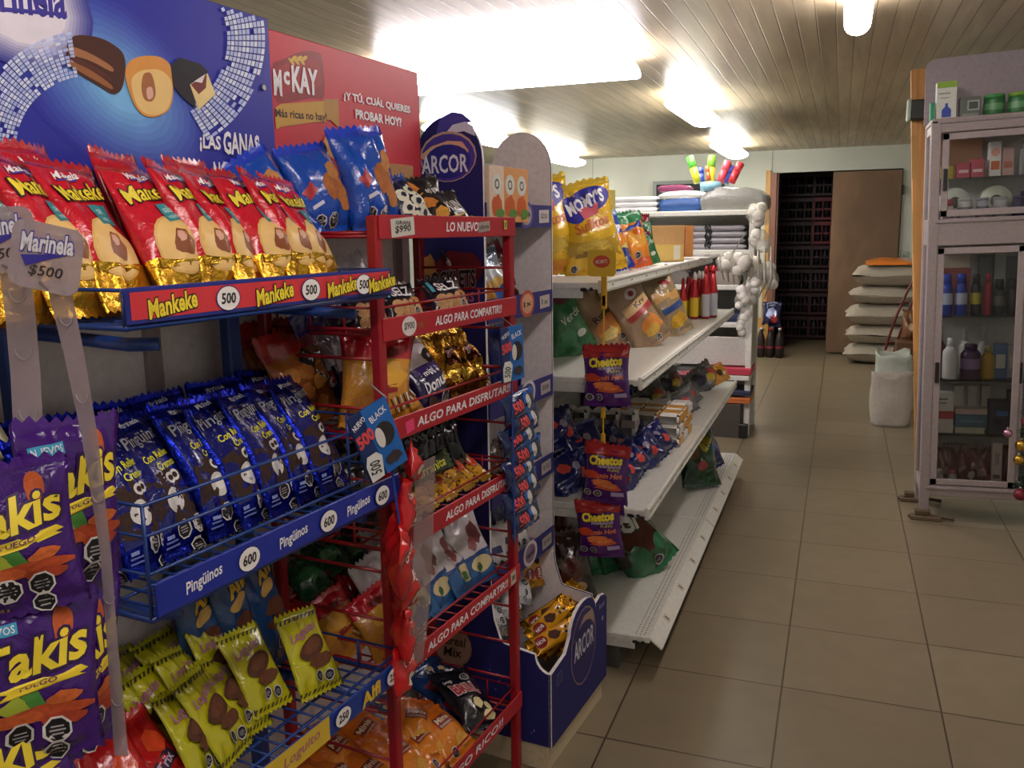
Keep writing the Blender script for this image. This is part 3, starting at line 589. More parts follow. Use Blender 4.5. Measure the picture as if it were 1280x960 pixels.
BAGS['greenchips'] = (.19, .31, .10, [(0, 'F:1a6a34'), (.9, 'F:1c7038')], [('t', 'Verde', .1, .8, .5, .16, 'P:b8c8b8', 20, .2), ('b', -.1, .4, .24, .2, 'F:2c8048', 3), ('e', .25, .4, .12, .08, 'P:d0d8c8'), ('b', .1, 1.2, .26, .14, 'F:6a2c30', 6)], dict(wr=.22))
BAGS['cheetos'] = (.125, .19, .04, [(0, 'F:4a1468'), (.88, 'F:a02424')], [
    ('p', [(-.5, 1.18), (.5, 1.2), (.5, 1.36), (-.5, 1.36)], 'F:a42a24'), ('T', 'Cheetos', .0, 1.10, .74, .24, Y_, K_, 5, .1, .05), ('t', 'HORNEADOS', .1, .95, .5, .07, 'P:d8c8e0', 3), ('t', 'PUFFS', .2, .87, .26, .06, 'P:c8b838'),
    ('t', 'Flamin Hot', .05, .72, .72, .13, 'P:e07830', 4, .2, .03), ('b', .05, .5, .3, .07, 'B:d86c38', 3), ('b', .1, .42, .32, .07, 'B:c85830', 4), ('b', -.05, .56, .24, .07, 'B:e07c40', 5), ('b', -.3, .72, .2, .1, 'F:c04020', 6), ('b', .1, .46, .2, .05, 'B:e08848', 8),
    ('o', -.36, .24, .09), ('o', -.14, .24, .09), ('r', .3, .28, .26, .1, 'P:a090b8', 3)], dict(wr=.2))
BAGS['bluecandy'] = (.2, .15, .10, [(0, 'F:141c58'), (.85, 'F:181f60')], [('b', -.1, .5, .1, .1, 'P:c84838', 3), ('b', .2, .28, .12, .1, 'P:c04038', 4), ('b', .1, .45, .1, .08, 'P:8a8090', 5), ('r', -.2, .2, .2, .04, 'P:6070b0', 10)], dict(wr=.45))
BAGS['gbag'] = (.20, .30, .11, [(0, 'F:146a3c'), (.18, 'F:1a5c38'), (.3, 'F:3a3428'), (.9, 'F:34302a')], [('b', .05, .75, .34, .34, 'B:5a2c1e', 3), ('b', -.2, .5, .2, .2, 'F:1c6840', 4), ('b', .3, .45, .16, .16, 'F:1e7044', 5), ('T', 'Gr', .1, 1.02, .42, .34, 'P:d8d8d0', 'P:2a2a20', -14, .2, .04), ('o', .1, .2, .1), ('b', -.3, .9, .1, .1, 'P:6a7868', 8)], dict(wr=.25))
BAGS['darkgreenbag'] = (.24, .28, .12, [(0, 'F:0f3c20'), (.9, 'F:123e24')], [('b', .1, .8, .1, .12, 'P:b8a838', 3), ('b', .22, .95, .08, .1, 'P:a89830', 4), ('b', -.25, .7, .16, .2, 'F:6a4a24', 5), ('b', -.1, .4, .12, .1, 'P:8a3030', 6), ('r', .1, .3, .3, .06, 'P:3a5a40', 12)], dict(wr=.35))
BAGS['bluebag'] = (.2, .26, .1, [(0, 'F:1a2a70'), (.9, 'F:24389a')], [('b', 0, .6, .26, .2, 'F:4a5cb0', 3)], dict(wr=.35))
BAGS['clearmix'] = (.22, .12, .10, [(0, 'F:5a5a5c'), (.8, 'F:70706e')], [('b', -.2, .3, .18, .14, 'P:28243a', 3), ('b', .2, .26, .16, .12, 'P:a83c38', 4), ('b', .05, .2, .14, .1, 'P:c0a838', 5)], dict(wr=.5))
BAGS['hangred'] = (.12, .15, .06, [(0, 'F:c4141c'), (.9, 'F:d02020')], [('b', .2, .7, .2, .2, 'F:e84840', 3), ('t', 'Gomas', .05, .8, .6, .2, 'P:e8d8d8', 15, .2), ('b', -.1, .35, .2, .14, 'P:d8d0c0', 4)], dict(wr=.3))
BAGS['triton'] = (.115, .062, .035, [(0, 'F:0e2456'), (.9, 'F:12306c')], [('p', [(-.02, .04), (.48, .04), (.48, .50), (.1, .50)], 'F:2060b0'), ('t', '500', -.16, .27, .30, .22, 'P:d84848', 8, .1, .05), ('e', .26, .27, .14, .17, 'B:3a3634'), ('e', .20, .27, .07, .15, 'P:c8c8c8'), ('r', -.1, .1, .2, .03, 'P:8090c0', 8)], dict(wr=.2, nx=12, ny=12, st=.05, sb=.05, zig=.002))
BAGS['snackwhite'] = (.13, .22, .07, [(0, 'F:d0a040'), (.3, 'F:d8d4d0'), (.85, 'F:24242c')], [('b', .1, .5, .3, .24, 'B:d89038', 3), ('b', -.1, .9, .2, .16, 'P:c8c038', 4), ('r', .05, 1.2, .5, .1, 'P:7a4a30', -20)], dict(wr=.35))
BAGS['bluesilver'] = (.13, .2, .07, [(0, 'F:2050a0'), (.4, 'F:b8c0c8'), (.7, 'G:a8b4c4')], [('b', 0, .7, .26, .14, 'P:d8b060', 3), ('e', 0, .4, .3, .1, 'F:3868b8')], dict(wr=.4))
BAGS['browntall'] = (.08, .2, .05, [(0, 'F:5a2c28'), (.85, 'F:8a2430')], [('b', 0, 1, .2, .4, 'F:6a3a30', 3)], dict(wr=.4))
BAGS['whitepack'] = (.1, .13, .04, [(0, 'F:c8c4c4'), (.9, 'F:b8b4b8')], [('o', -.1, .4, .12), ('o', .18, .4, .12), ('r', 0, .8, .6, .2, 'P:383c70')], dict(wr=.3))
BAGS['yellowsmall'] = (.15, .11, .05, [(0, 'F:d09028'), (.9, 'F:c07c20')], [('e', 0, .36, .2, .14, 'P:4a2a18'), ('e', .22, .3, .1, .08, 'P:e8d0a0')], dict(wr=.3))
BAGS['whitegarlic'] = (.10, .14, .085, [(0, 'F:d8d6d0'), (.9, 'F:b4b0a8')], [('b', .1, .5, .3, .3, 'P:f0eee8', 3), ('b', -.2, .9, .2, .2, 'P:f0eee8', 5)], dict(wr=.6))
BAGS['cookiewhite'] = (.14, .2, .05, [(0, 'F:d8d0a8'), (.5, 'F:d8d0b0'), (.8, 'F:b03030')], [('e', .1, .5, .3, .12, 'P:2c3050', 15), ('t', 'rosa', 0, .82, .5, .14, 'P:b03038', 10, .1, .03), ('e', .1, 1.05, .26, .08, 'P:2c3050', 15)], dict(wr=.25))
def shift_print(k, dx):
    w_, h_, d_, zo, it, ex = BAGS[k]; out = []
    for q in it:
        q = list(q)
        if q[0] in 'pP': q[1] = [(x + dx, y) for x, y in q[1]]
        elif q[0] in 'tT': q[2] += dx
        else: q[1] += dx
        out.append(tuple(q))
    BAGS[k] = (w_, h_, d_, zo, out, ex)
shift_print('mankeke', -.09); shift_print('pinguinos', -.07); shift_print('loguito', -.05)
# ------------------------------------------------------------------ wire racks (local x = out of the row, y = along it, z up)
def wire_tray(t, s0, s1, n0, n1, z, k, fence=(), step=.03, r=.0022):
    b = MB()
    b.tube([(n0, s0, z), (n1, s0, z), (n1, s1, z), (n0, s1, z), (n0, s0, z)], .0045, k, 6)
    m = int((s1 - s0) / step)
    for i in range(1, m): b.tube([(n0, s0 + i * (s1 - s0) / m, z), (n1, s0 + i * (s1 - s0) / m, z)], r, k, 4)
    for i in (1, 2): b.tube([(n0 + i * (n1 - n0) / 3, s0, z - .004), (n0 + i * (n1 - n0) / 3, s1, z - .004)], .003, k, 5)
    for h in fence: b.tube([(n0, s0, z + h), (n1, s0, z + h), (n1, s1, z + h), (n0, s1, z + h), (n0, s0, z + h)], .0026, k, 5)
    if fence:
        H = max(fence)
        for s in (s0, s1):
            for q in range(4): n = n0 + (n1 - n0) * q / 3; b.tube([(n, s, z), (n, s, z + H)], .0026, k, 4)
        for q in range(1, 6): s = s0 + (s1 - s0) * q / 6; b.tube([(n0, s, z), (n0, s, z + H)], .0022, k, 4)
    return b.build('wire_tray', t, True)
def strip(par, n, s0, s1, z0, h, base, items, name='price_strip', tilt=0.0):
    b = MB(); b.bx((n - .004, s0, z0), (n, s1, z0 + h), base, .0015)
    decals(b, lambda x, y, o: (n + o, s0 + x, z0 + y), items)
    return b.build(name, par)
TH = RW.rz
# --- blue rack
blue = thing('display_rack', 'blue wire display rack with a pastry picture header, nearest on the left', 'rack', RW.o, TH)
B_ = 'M:1c3f88'
for s in (-1.09, -.665):
    b = MB(); b.bx((-.262, s - .016, 0), (-.236, s + .016, 1.62), B_, .004); b.build('post', blue)
    b = MB(); b.tube([(-.25, s, .03), (-.02, s, .03), (.06, s, .012)], .013, B_, 8); b.build('foot', blue, True)
b = MB()
for z in (.12, .9, 1.32): b.tube([(-.25, -1.09, z), (-.25, -.665, z)], .008, B_, 6)
b.build('crossbar', blue, True)
for z in (1.33, .965, .62): MB().tube([(-.25, -1.09, z - .012), (.0, -1.1, z - .02), (.03, -1.08, z - .02)], .009, B_, 8).build('shelf_arm', blue, True); MB().tube([(-.25, -.665, z - .012), (.03, -.66, z - .02)], .009, B_, 8).build('shelf_arm', blue, True)
tr = wire_tray(blue, -1.15, -.60, -.24, .055, 1.338, B_, (.045,))
def price(x, t, ry=.0185, rx=.021, y=.021): return [('e', x, y, rx + .002, ry + .0015, 'P:1a1c60'), ('e', x, y, rx, ry, 'P:eeeae6'), ('t', t, x, y, rx * 1.3, ry * .95, K_, 0, .1, .03)]
mk = lambda x: ('T', 'Mankeke', x, .021, .080, .024, Y_, K_, 7, .15, .03)
strip(tr, .062, -1.152, -.592, 1.341, .044, 'P:1f2a80', [('r', .28, .0225, .548, .033, 'P:d0343c'), mk(.07), *price(.165, '500', .016), mk(.257), *price(.337, '500', .016), mk(.415), *price(.472, '500', .016), mk(.524)])
tr = wire_tray(blue, -1.15, -.60, -.24, .055, .968, B_, (.06, .11, .15))
pg = lambda x: ('t', 'Ping\u00fcinos', x, .022, .066, .022, W_, 6, .2, .02)
strip(tr, .062, -1.147, -.592, .970, .046, 'P:1b2c96', [pg(.08), *price(.165, '600', .017), pg(.26), *price(.345, '600', .017), pg(.425), *price(.495, '600', .017)])
tr = wire_tray(blue, -1.15, -.60, -.24, .055, .622, B_, (.05,))
strip(tr, .062, -1.147, -.592, .622, .042, 'P:1c3a90', [('r', .225, .021, .19, .042, 'P:d8b838'), ('t', 'Loguito', .25, .021, .09, .022, 'P:b06a70', 4, .2, .02), ('r', .04, .021, .08, .042, 'P:c03038'),
    *price(.145, '250', .016), *price(.355, '250', .016), ('t', 'Alfi', .435, .021, .06, .026, 'P:e0b830', 6, .1, .04), *price(.505, '250', .016)])
wire_tray(blue, -1.15, -.60, -.24, .055, .22, B_, (.05,))
# header of the blue rack, printed
def sgn(F, n, x, y, s0, z0): q = F.at(x, y, n=n); return q[0] - s0, q[2] - z0
s0, s1, z0, z1, n_ = -1.13, -.528, 1.42, 1.842, -.232
b = MB(); b.bx((n_ - .008, s0, z0), (n_, s1, z1), 'P:2a2ea0', .002)
p = lambda x, y: sgn(RW, n_, x, y, s0, z0)
it = []
cx, cy = p(150, 110)
for q in range(12): f = q / 11; it.append(('e', cx, cy, .20 * (1 - .75 * f), .13 * (1 - .75 * f), 'P:%02x%02x%02x' % (int(42 + 80 * f), int(46 + 140 * f), int(160 + 75 * f)), -25))
cx, cy = p(25, 6)
for q in range(9): f = q / 8; it.append(('e', cx, cy, .115 * (1 - .4 * f), .085 * (1 - .4 * f), 'P:%02x%02x%02x' % (int(60 + 175 * f), int(64 + 165 * f), int(150 + 90 * f))))
it.append(('t', 'Marinela', p(14, -9)[0], p(14, -9)[1], .16, .055, 'P:3c3498', 6, .2, .03)); it.append(('p', [p(0, 9), p(66, 15), p(68, 20), p(30, 17), p(0, 15)], 'P:3c3498'))
rr = random.Random(4)
for (ax, ay, r0_, r1_, a0, a1, na, nr) in ((108, 186, 90, 148, 98, 176, 24, 12), (184, 50, 98, 146, -60, 24, 24, 10)):
    for i in range(na):
        for j in range(nr):
            if rr.random() < .1: continue
            a = rad(a0 + (a1 - a0) * (i + .08) / na); c = rad(a0 + (a1 - a0) * (i + .88) / na); u0 = r0_ + (r1_ - r0_) * (j + .08) / nr; u1 = r0_ + (r1_ - r0_) * (j + .88) / nr
            q4 = [p(ax + u * cos(w_), ay - u * sin(w_)) for u, w_ in ((u0, a), (u1, a), (u1, c), (u0, c))]
            if min(x for x, y in q4) < .002 or max(x for x, y in q4) > s1 - s0 - .002 or max(y for x, y in q4) > z1 - z0 - .002: continue
            b.add([(n_ + .0036, s0 + x, z0 + y) for x, y in q4], [(0, 1, 2, 3)], 'P:' + rr.choice(['c0ccf4', 'ccd8fa', 'b0bef0', 'e0e8ff']))
P_ = lambda *a: [p(*q) for q in a]
it += [('P', P_((82, 50), (95, 43), (125, 47), (150, 62), (156, 78), (152, 112), (140, 120), (122, 108), (88, 88), (80, 78)), 'P:4a2418'), ('P', P_((82, 56), (110, 66), (140, 84), (140, 92), (112, 76), (83, 68)), 'P:a87048'),
       ('P', P_((84, 74), (112, 88), (138, 106), (140, 114), (112, 98), (84, 82)), 'P:9a6038'), ('P', P_((86, 70), (112, 80), (138, 98), (138, 104), (112, 88), (86, 76)), 'P:5a2c20'),
       ('P', P_((153, 95), (157, 78), (172, 70), (198, 70), (213, 82), (215, 120), (210, 138), (194, 147), (178, 146), (165, 132)), 'P:e09a48'), ('P', P_((160, 100), (172, 88), (198, 86), (213, 100), (213, 122), (207, 138), (193, 145), (179, 143), (167, 130)), 'P:ecc880'),
       ('P', P_((176, 92), (186, 90), (190, 100), (193, 118), (188, 128), (178, 126), (174, 112)), 'P:a8683c'), ('P', P_((180, 110), (188, 108), (190, 122), (182, 126)), 'P:e0b4a0'),
       ('p', P_((211, 82), (222, 72), (248, 80), (258, 90), (236, 104), (243, 136), (226, 122), (214, 108)), 'P:1c1820'), ('p', P_((235, 106), (257, 92), (267, 118), (246, 138)), 'P:e8d090'), ('p', P_((236, 106), (256, 93), (255, 110), (246, 118)), 'P:7a3430'), ('p', P_((240, 102), (254, 93), (250, 104)), 'P:e8e0e0')]
(xa, ya), (xb, yb) = p(245, 176), p(315, 172)
it += [('t', '\u00a1LAS', xa + .028, ya - .003, .05, .03, W_, 0, .1, .03), ('t', 'GANAS', xa + .105, ya + .002, .092, .04, W_, 0, .1, .03), ('t', 'NO FALTAN!', xa + .095, ya - .05, .13, .036, W_, 0, .1, .03)]
decals(b, lambda x, y, o: (n_ + o, s0 + x, z0 + y), it, 1, .0006, .00012)
b.build('header_sign', blue)
for zq in (1.50, 1.715): MB().lathe([(.006, 0), (.005, .003)], 'S:b0b0a8', (n_ + .002, -.556, zq), 10, Matrix.Rotation(rad(90), 3, 'Y')).build('screw', blue)
# --- red rack
red = thing('display_rack', 'red wire display rack with slogan strips and a red header, second on the left', 'rack', RW.o, TH)
R_ = 'M:9c1420'
for n, s in ((0, -.55), (0, .0), (-.25, -.57), (-.25, .0)):
    b = MB(); b.bx((n - .011, s - .011, .05), (n + .011, s + .011, 1.477 if n == 0 else 1.80), R_, .003)
    b.tube([(n, s, .06), (n + (.012 if n == 0 else -.01), s, .0)], .010, R_, 8); b.build('post', red)
for side in (-.555, .0):
    for z in (1.44, 1.36, 1.27, 1.215, 1.12, 1.06, .98, .88, .80, .70, .60, .50, .40, .30, .22): MB().tube([(-.25, side, z), (0, side, z)], .0035, R_, 5).build('side_wire', red, True)
for z in (1.30, 1.0, .7, .4): MB().tube([(-.25, -.57, z), (-.25, 0, z)], .004, R_, 5).build('back_wire', red, True)
algo = lambda t, x, ww: ('t', t, x, .022, ww, .019, W_, 0, .12, .025)
STR = ((1.434, [('r', .075, .022, .08, .034, 'P:d0ccc0', 4), ('t', '$990', .075, .018, .055, .015, K_, 4, .1, .02), ('t', 'GRAN', .075, .030, .05, .007, K_), ('t', 'LO NUEVO', .305, .022, .14, .020, W_, 0, .12, .025), ('r', .40, .022, .055, .022, 'P:a89a90', 5), ('t', 'oferta', .4, .022, .045, .01, K_, 4), ('r', .505, .026, .014, .02, 'P:c0d040'), ('r', .505, .026, .006, .012, 'P:3a6030')]),
       (1.247, [('e', .085, .022, .026, .019, 'P:e0d8d4'), ('t', '$900', .085, .022, .036, .016, K_), ('b', .125, .02, .012, .008, 'P:a04a28', 3), algo('ALGO PARA COMPARTIR!!', .33, .30)]),
       (1.055, [('r', .075, .02, .03, .024, 'P:e8407a', 8), algo('ALGO PARA DISFRUTAR!!', .31, .42)]),
       (.829, [algo('ALGO PARA DISFRUTAR!!', .36, .32)]), (.572, [algo('ALGO PARA COMPARTIR!!', .30, .38), ('r', .52, .022, .03, .034, 'P:c8b8a0', 4), ('t', '300', .52, .022, .02, .014, K_)]), (.222, [algo('ALGO RICO!!', .30, .30)]))
for z, it in STR:
    tr = wire_tray(red, -.545, -.005, -.24, .0, z + .012, R_, (.05,) if z < 1.4 else (), .04)
    strip(tr, .0145, -.552, .012, z, .044, 'P:b01c2a', it)
s0, s1, z0, z1, n_ = -.526, .002, 1.46, 1.826, -.236
b = MB(); b.bx((n_ - .006, s0, z0), (n_, s1, z1), 'P:c83040', .002)
p = lambda x, y: sgn(RW, n_, x, y, s0, z0)
q0 = lambda x, y: (max(.004, p(x, y)[0]), p(x, y)[1])
Q_ = lambda *a: [q0(*q) for q in a]
it = [('P', Q_((330, 76), (350, 76), (375, 64), (396, 64), (403, 70), (407, 125), (390, 122), (365, 128), (330, 128)), 'P:8c1a24'), ('P', Q_((330, 84), (352, 82), (378, 72), (398, 74), (402, 112), (380, 110), (355, 118), (330, 118)), 'P:a02028')]
for i in range(6): x, y = q0(364 + i * 3.2, 77 - (i % 2) * 4); it.append(('e', x, y, .010, .004, 'P:d8b050', 30 if i % 2 else -30))
def tx(t, x0, y0, x1, y1, k, *ex, pp=q0):
    a, c = pp(x0, y0), pp(x1, y1); return ('t', t, (a[0] + c[0]) / 2, (a[1] + c[1]) / 2, abs(c[0] - a[0]), abs(c[1] - a[1]), k, *ex)
it += [tx('M', 334, 84, 353, 121, W_, 2, .1, .04), tx('c', 353, 88, 362, 107, W_, 2, .1, .04), tx('KAY', 362, 80, 398, 121, W_, 2, .1, .04),
       ('p', Q_((330, 133), (350, 130), (390, 127), (407, 126), (407, 152), (390, 153), (350, 159), (330, 160)), 'P:c89a40'), ('p', Q_((404, 124), (422, 124), (423, 160), (412, 150), (404, 150)), 'P:b88838'), tx('M\u00e1s ricas no hay!', 335, 131, 408, 157, 'P:3a2410', 3, 0, .03),
       tx('\u00bfY T\u00da, CU\u00c1L QUIERES', 428, 112, 512, 144, W_, 0, 0, .04), tx('PROBAR HOY?', 443, 136, 501, 159, W_, 0, 0, .04)]
x, y = q0(420, 182); it += [('e', x, y, .045, .03, 'P:c8925c'), ('b', x, y, .034, .022, 'P:b87c48', 4)]
decals(b, lambda x, y, o: (n_ + o, s0 + x, z0 + y), it, 1, .0006, .00012)
b.build('header_sign', red)
# panel standing behind both racks
b = MB(); b.bx((-.33, -2.6, .06), (-.30, .04, 1.60), 'M:e4dcdc', .003)
pn = thing('partition_panel', 'mauve grey metal partition panel standing behind the two wire racks', 'panel', RW.o, TH); b.build('panel_sheet', pn)
for s in (-2.5, -1.6, -.8, -.02): MB().bx((-.345, s - .02, 0), (-.295, s + .02, 1.62), 'M:9a8e8e', .004).build('upright', pn)
# ------------------------------------------------------------------ cardboard floor display
arc = thing('cardboard_display', 'tall navy cardboard floor display with front bin, beside the red rack', 'display', RW.o, TH)
NAVY = 'K:1c1c66'; SA, SB = .08, .505
def side_poly():
    P = [(-.30, .075), (.065, .075), (.065, .285)]
    P += [(.065 - .045 * sin(a), .285 + .05 * (1 - cos(a)) + .0) for a in [pi / 2 * i / 6 for i in range(1, 7)]]
    P += [(-.055 - .03 * sin(a) , .345 + .02 * (1 - cos(a))) for a in [pi / 2 * i / 3 for i in range(1, 4)]]
    P += [(-.095 - .012 * sin(a), .40 + .1 * (1 - cos(a))) for a in [pi / 2 * i / 3 for i in range(1, 4)]]
    P += [(-.108, .6), (-.106, 1.62)]
    P += [(-.203 + .097 * cos(a), 1.62 + .11 * sin(a)) for a in [pi * i / 14 for i in range(1, 14)]]
    return P + [(-.30, 1.62)]
sp = side_poly()
b = MB(); b.prism(sp, lambda x, y, o: (x, SA - o, y), .010, NAVY, 'K:e4e0e0'); b.add([(x, SA + .0102, y) for x, y in sp], [tuple(reversed(range(len(sp))))], 'K:d4ccd0')
def an(x, y): q = RW.at(x, y, s=SA); return q[1], q[2]
A_ = lambda *a: [an(*q) for q in a]
it = [('p', A_((545, 168), (550, 148), (565, 140), (578, 142), (590, 152), (575, 156), (562, 168)), 'P:4a48a8'), ('p', A_((556, 168), (566, 156), (582, 152), (592, 158), (594, 170), (580, 164)), 'P:dcdcf0'),
      ('e', *an(560, 196), .082, .062, 'P:c8a890'), ('e', *an(560, 197), .078, .058, 'P:4c3c9c'), ('p', A_((524, 196), (540, 183), (560, 176), (578, 177), (586, 188), (584, 196), (570, 186), (550, 186), (530, 200)), 'P:e0b090'), ('e', *an(560, 202), .066, .042, 'P:2c2c8c'),
      ('t', 'ARCOR', an(556, 205)[0], an(556, 205)[1], .135, .045, 'P:e8e8f4', 0, 0, .02)]
c_ = an(563, 352); it += [('b', c_[0] + .02, c_[1] + .02, .075, .06, 'P:7a2430', 5), ('T', 'ROCKLETS', c_[0] + .0, c_[1] + .005, .15, .045, 'P:1c1420', 'P:b8a8a8', 4, .1, .03), ('t', 'MINIS', c_[0] + .03, c_[1] - .04, .08, .025, 'P:d07080', 4, .1, .02), ('b', c_[0] - .06, c_[1] + .04, .02, .03, 'P:d09848', 3)]
c_ = an(566, 806); it += [('e', c_[0], c_[1], .062, .062, 'P:9a7860'), ('e', c_[0], c_[1], .057, .057, 'P:b08c74'), ('t', 'Cereal', c_[0], c_[1] + .014, .09, .028, 'P:2c1c18', 2, .2, .015), ('t', 'Mix', c_[0], c_[1] - .02, .06, .028, 'P:2c1c18', 2, .2, .015)]
rr = random.Random(9)
for i in range(26): it.append(('e', rr.uniform(-.28, .05), rr.uniform(.1, .28), .0022, .0022, 'P:8a84c8'))
for i in range(14): it.append(('e', rr.uniform(-.28, -.12), rr.uniform(.5, 1.1), .0022, .0022, 'P:8a84c8'))
decals(b, lambda x, y, o: (x, SA - o, y), it, 1, .0006, .0002)
b.build('side_panel', arc)
b = MB(); b.prism(sp, lambda x, y, o: (x, SB + .005 - o, y), .005, NAVY, 'K:dcd6d6'); b.add([(x, SB - .0052 + .005, y) for x, y in sp], [tuple(range(len(sp)))], 'K:efe8ea')
b.build('side_panel', arc)
MB().bx((-.305, SA, .07), (-.299, SB + .005, 1.62), 'K:d0c8cc').build('back_panel', arc)
MB().bx((-.295, SA + .004, 0), (.055, SB, .075), 'K:c8b898', .002).build('plinth', arc)
b = MB(); b.bx((-.298, SA + .006, .10), (.06, SB, .106), 'K:c4c0b8'); b.build('bin_floor', arc)
H_ = lambda *a: [(RW.at(x, y, n=.066)[0], RW.at(x, y, n=.066)[2]) for x, y in a]
fp = [(SA, .075), (SB + .005, .075), (SB + .005, .335), (SB - .01, .35), (SB - .05, .36), (SB - .09, .352)]
fp += [(SA + .235 + .10 * cos(a), .335 + .065 * sin(a)) for a in [pi * i / 10 for i in range(0, 11)]] + [(SA + .10, .30), (SA, .288)]
b = MB(); b.prism(fp, lambda x, y, o: (.068 + o, x, y), .010, NAVY, 'K:e8e4e4')
cx, cy = SA + .235, .265
it = [('e', cx, cy, .100, .115, 'P:a08478'), ('e', cx, cy, .096, .111, 'P:241c68'), ('p', [(cx - .08, cy + .04), (cx, cy + .09), (cx + .07, cy + .085), (cx + .085, cy + .03), (cx + .03, cy + .06)], 'P:a88c78'), ('e', cx, cy + .01, .085, .062, 'P:201c5c'),
      ('t', 'ARCOR', cx, cy + .008, .155, .06, 'P:c8c8d8', 0, 0, .02), ('r', SA + .05, .255, .04, .035, 'P:6a6898'), ('r', SA + .05, .255, .034, .029, 'P:201c60'), ('t', 'Arcor', SA + .38, .33, .05, .018, 'P:9a98b8'), ('e', SA + .385, .285, .006, .008, 'P:a8a8d0')]
decals(b, lambda x, y, o: (.068 + o, x, y), it)
b.build('bin_front', arc)
for i, z in enumerate((1.455, 1.212, .958, .715, .48)):
    b = MB(); b.bx((-.299, SA + .006, z + .006), (-.106, SB - .001, z + .012), 'K:b8b0b4'); sh = b.build('shelf', arc)
    b = MB(); b.bx((-.108, SA + .006, z), (-.103, SB - .001, z + .062), 'K:26246e')
    L = SB - SA - .006
    it = [('e', L - .18, .034, .048, .038, 'P:' + ('4a4890', 'b85038', 'c8c4d0', 'd0ccd0', 'd0c8cc')[i]), ('e', L - .18, .034, .036, .028, 'P:' + ('a89a98', 'd0a080', '3a3878', '8a88b0', '8a7088')[i]), ('r', L - .06, .031, .07, .036, 'P:' + ('c0b8b8', 'b8b0a8', 'a8a0a0', 'b0a8a8', 'a8a098')[i], 2),
          ('t', ('$250', '1x', '$200', '$150', '$100')[i], L - .06, .031, .045, .016, 'P:3a3440'), ('t', ('BARRA', '1x', 'oferta', 'cereal', 'cereal')[i], L - .18, .034, .05, .016, K_, 6)]
    decals(b, lambda x, y, o: (-.103 + o, SA + .006 + x, z + y), it); b.build('price_strip', sh)
# ------------------------------------------------------------------ white gondola shelving along the aisle
GW = 'M:d4d4cc'
def gondola(y0, y1, label):
    t = thing('gondola_shelving', label, 'shelving', (0, y0, 0), 0)
    L = y1 - y0
    b = MB(); b.bx((-1.09, .02, .1), (-1.075, L - .02, 1.40), 'M:a8a49c', .002)
    for i in range(12): b.bx((-1.075, .02, .12 + i * .107), (-1.0725, L - .02, .122 + i * .107), 'M:78746c')
    b.build('back_panel', t)
    for y in (.0, L - .03):
        b = MB(); b.bx((-1.10, y, 0), (-1.05, y + .03, 1.42), GW, .003)
        for i in range(40): b.bx((-1.0502, y + .010, .14 + i * .031), (-1.0494, y + .014, .155 + i * .031), 'W:2a2a28'); 
        b.build('upright', t)
    for z, x, lip in ((1.285, -.70, .044), (.985, -.57, .040), (.565, -.545, .040), (.135, -.525, 0)):
        b = MB(); b.bx((-1.07, .004, z - .022), (x, L - .004, z), GW, .003); sh = b.build('shelf', t)
        b = MB()
        if lip:
            b.bx((x - .002, .004, z - .034), (x + .012, L - .004, z + .008), 'M:dcdcd4', .003); b.bx((x + .012, .004, z - .028), (x + .016, L - .004, z - .024), 'M:b8b8b0'); b.bx((x + .012, .004, z - .002), (x + .016, L - .004, z + .003), 'M:c8c8c0')
            rr = random.Random(int(z * 100 + y0 * 7))
            for q in range(5):
                yy = .15 + q * .24 + rr.uniform(-.04, .04); b.bx((x + .012, yy, z - .022), (x + .0135, yy + .045, z - .004), 'P:e4e0d4'); b.bx((x + .0135, yy + .006, z - .016), (x + .0138, yy + .03, z - .012), K_); b.bx((x + .0135, yy + .006, z - .010), (x + .0138, yy + .036, z - .008), 'P:8a4038')
        else:
            b.add([(x, .004, z), (x + .042, .004, z - .034), (x + .042, L - .004, z - .034), (x, L - .004, z), (x - .004, .004, z - .004), (x + .038, .004, z - .038), (x + .038, L - .004, z - .038), (x - .004, L - .004, z - .004)], [(0, 1, 2, 3), (7, 6, 5, 4), (0, 4, 5, 1), (2, 6, 7, 3), (1, 5, 6, 2)], 'M:dcdcd4')
            for q in range(4):
                yy = .2 + q * .28; b.box((x + .02, yy, z - .0155), (.03, .03, .0012), 'P:c8c0ae', Matrix.Rotation(rad(39), 3, 'Y'))
                b.box((x + .02, yy, z - .0148), (.018, .010, .0008), 'P:5a5048', Matrix.Rotation(rad(39), 3, 'Y'))
        b.build('price_rail', sh)
        for y in (.006, L - .012):
            b = MB(); b.bx((-1.05, y, z - .05), (x - .05, y + .006, z - .006), 'M:c8c8c0', .002); b.bx((x - .06, y - .002, z - .03), (x - .035, y + .008, z - .012), 'P:1c1c1c', .004); b.bx((x - .03, y - .002, z - .026), (x - .015, y + .008, z - .012), 'P:1c1c1c', .003); b.build('bracket', sh)
        if not lip:
            b = MB()
            for r_ in range(3):
                for q in range(70): b.lathe([(.0028, 0), (.0028, .0005)], 'W:3a3a36', (x - .02 - r_ * .014, .02 + q * .0172, z + .0001), 6)
            b.build('perforation', sh, kind='stuff')
    MB().bx((-1.06, .02, 0), (-.63, L - .02, .10), 'M:4a4844', .003).build('base_plinth', t)
    return t
gondola(2.62, 3.87, 'near bay of the white aisle shelving, beside the navy cardboard display')
gondola(3.872, 5.12, 'far bay of the white aisle shelving, toward the stationery shelves')
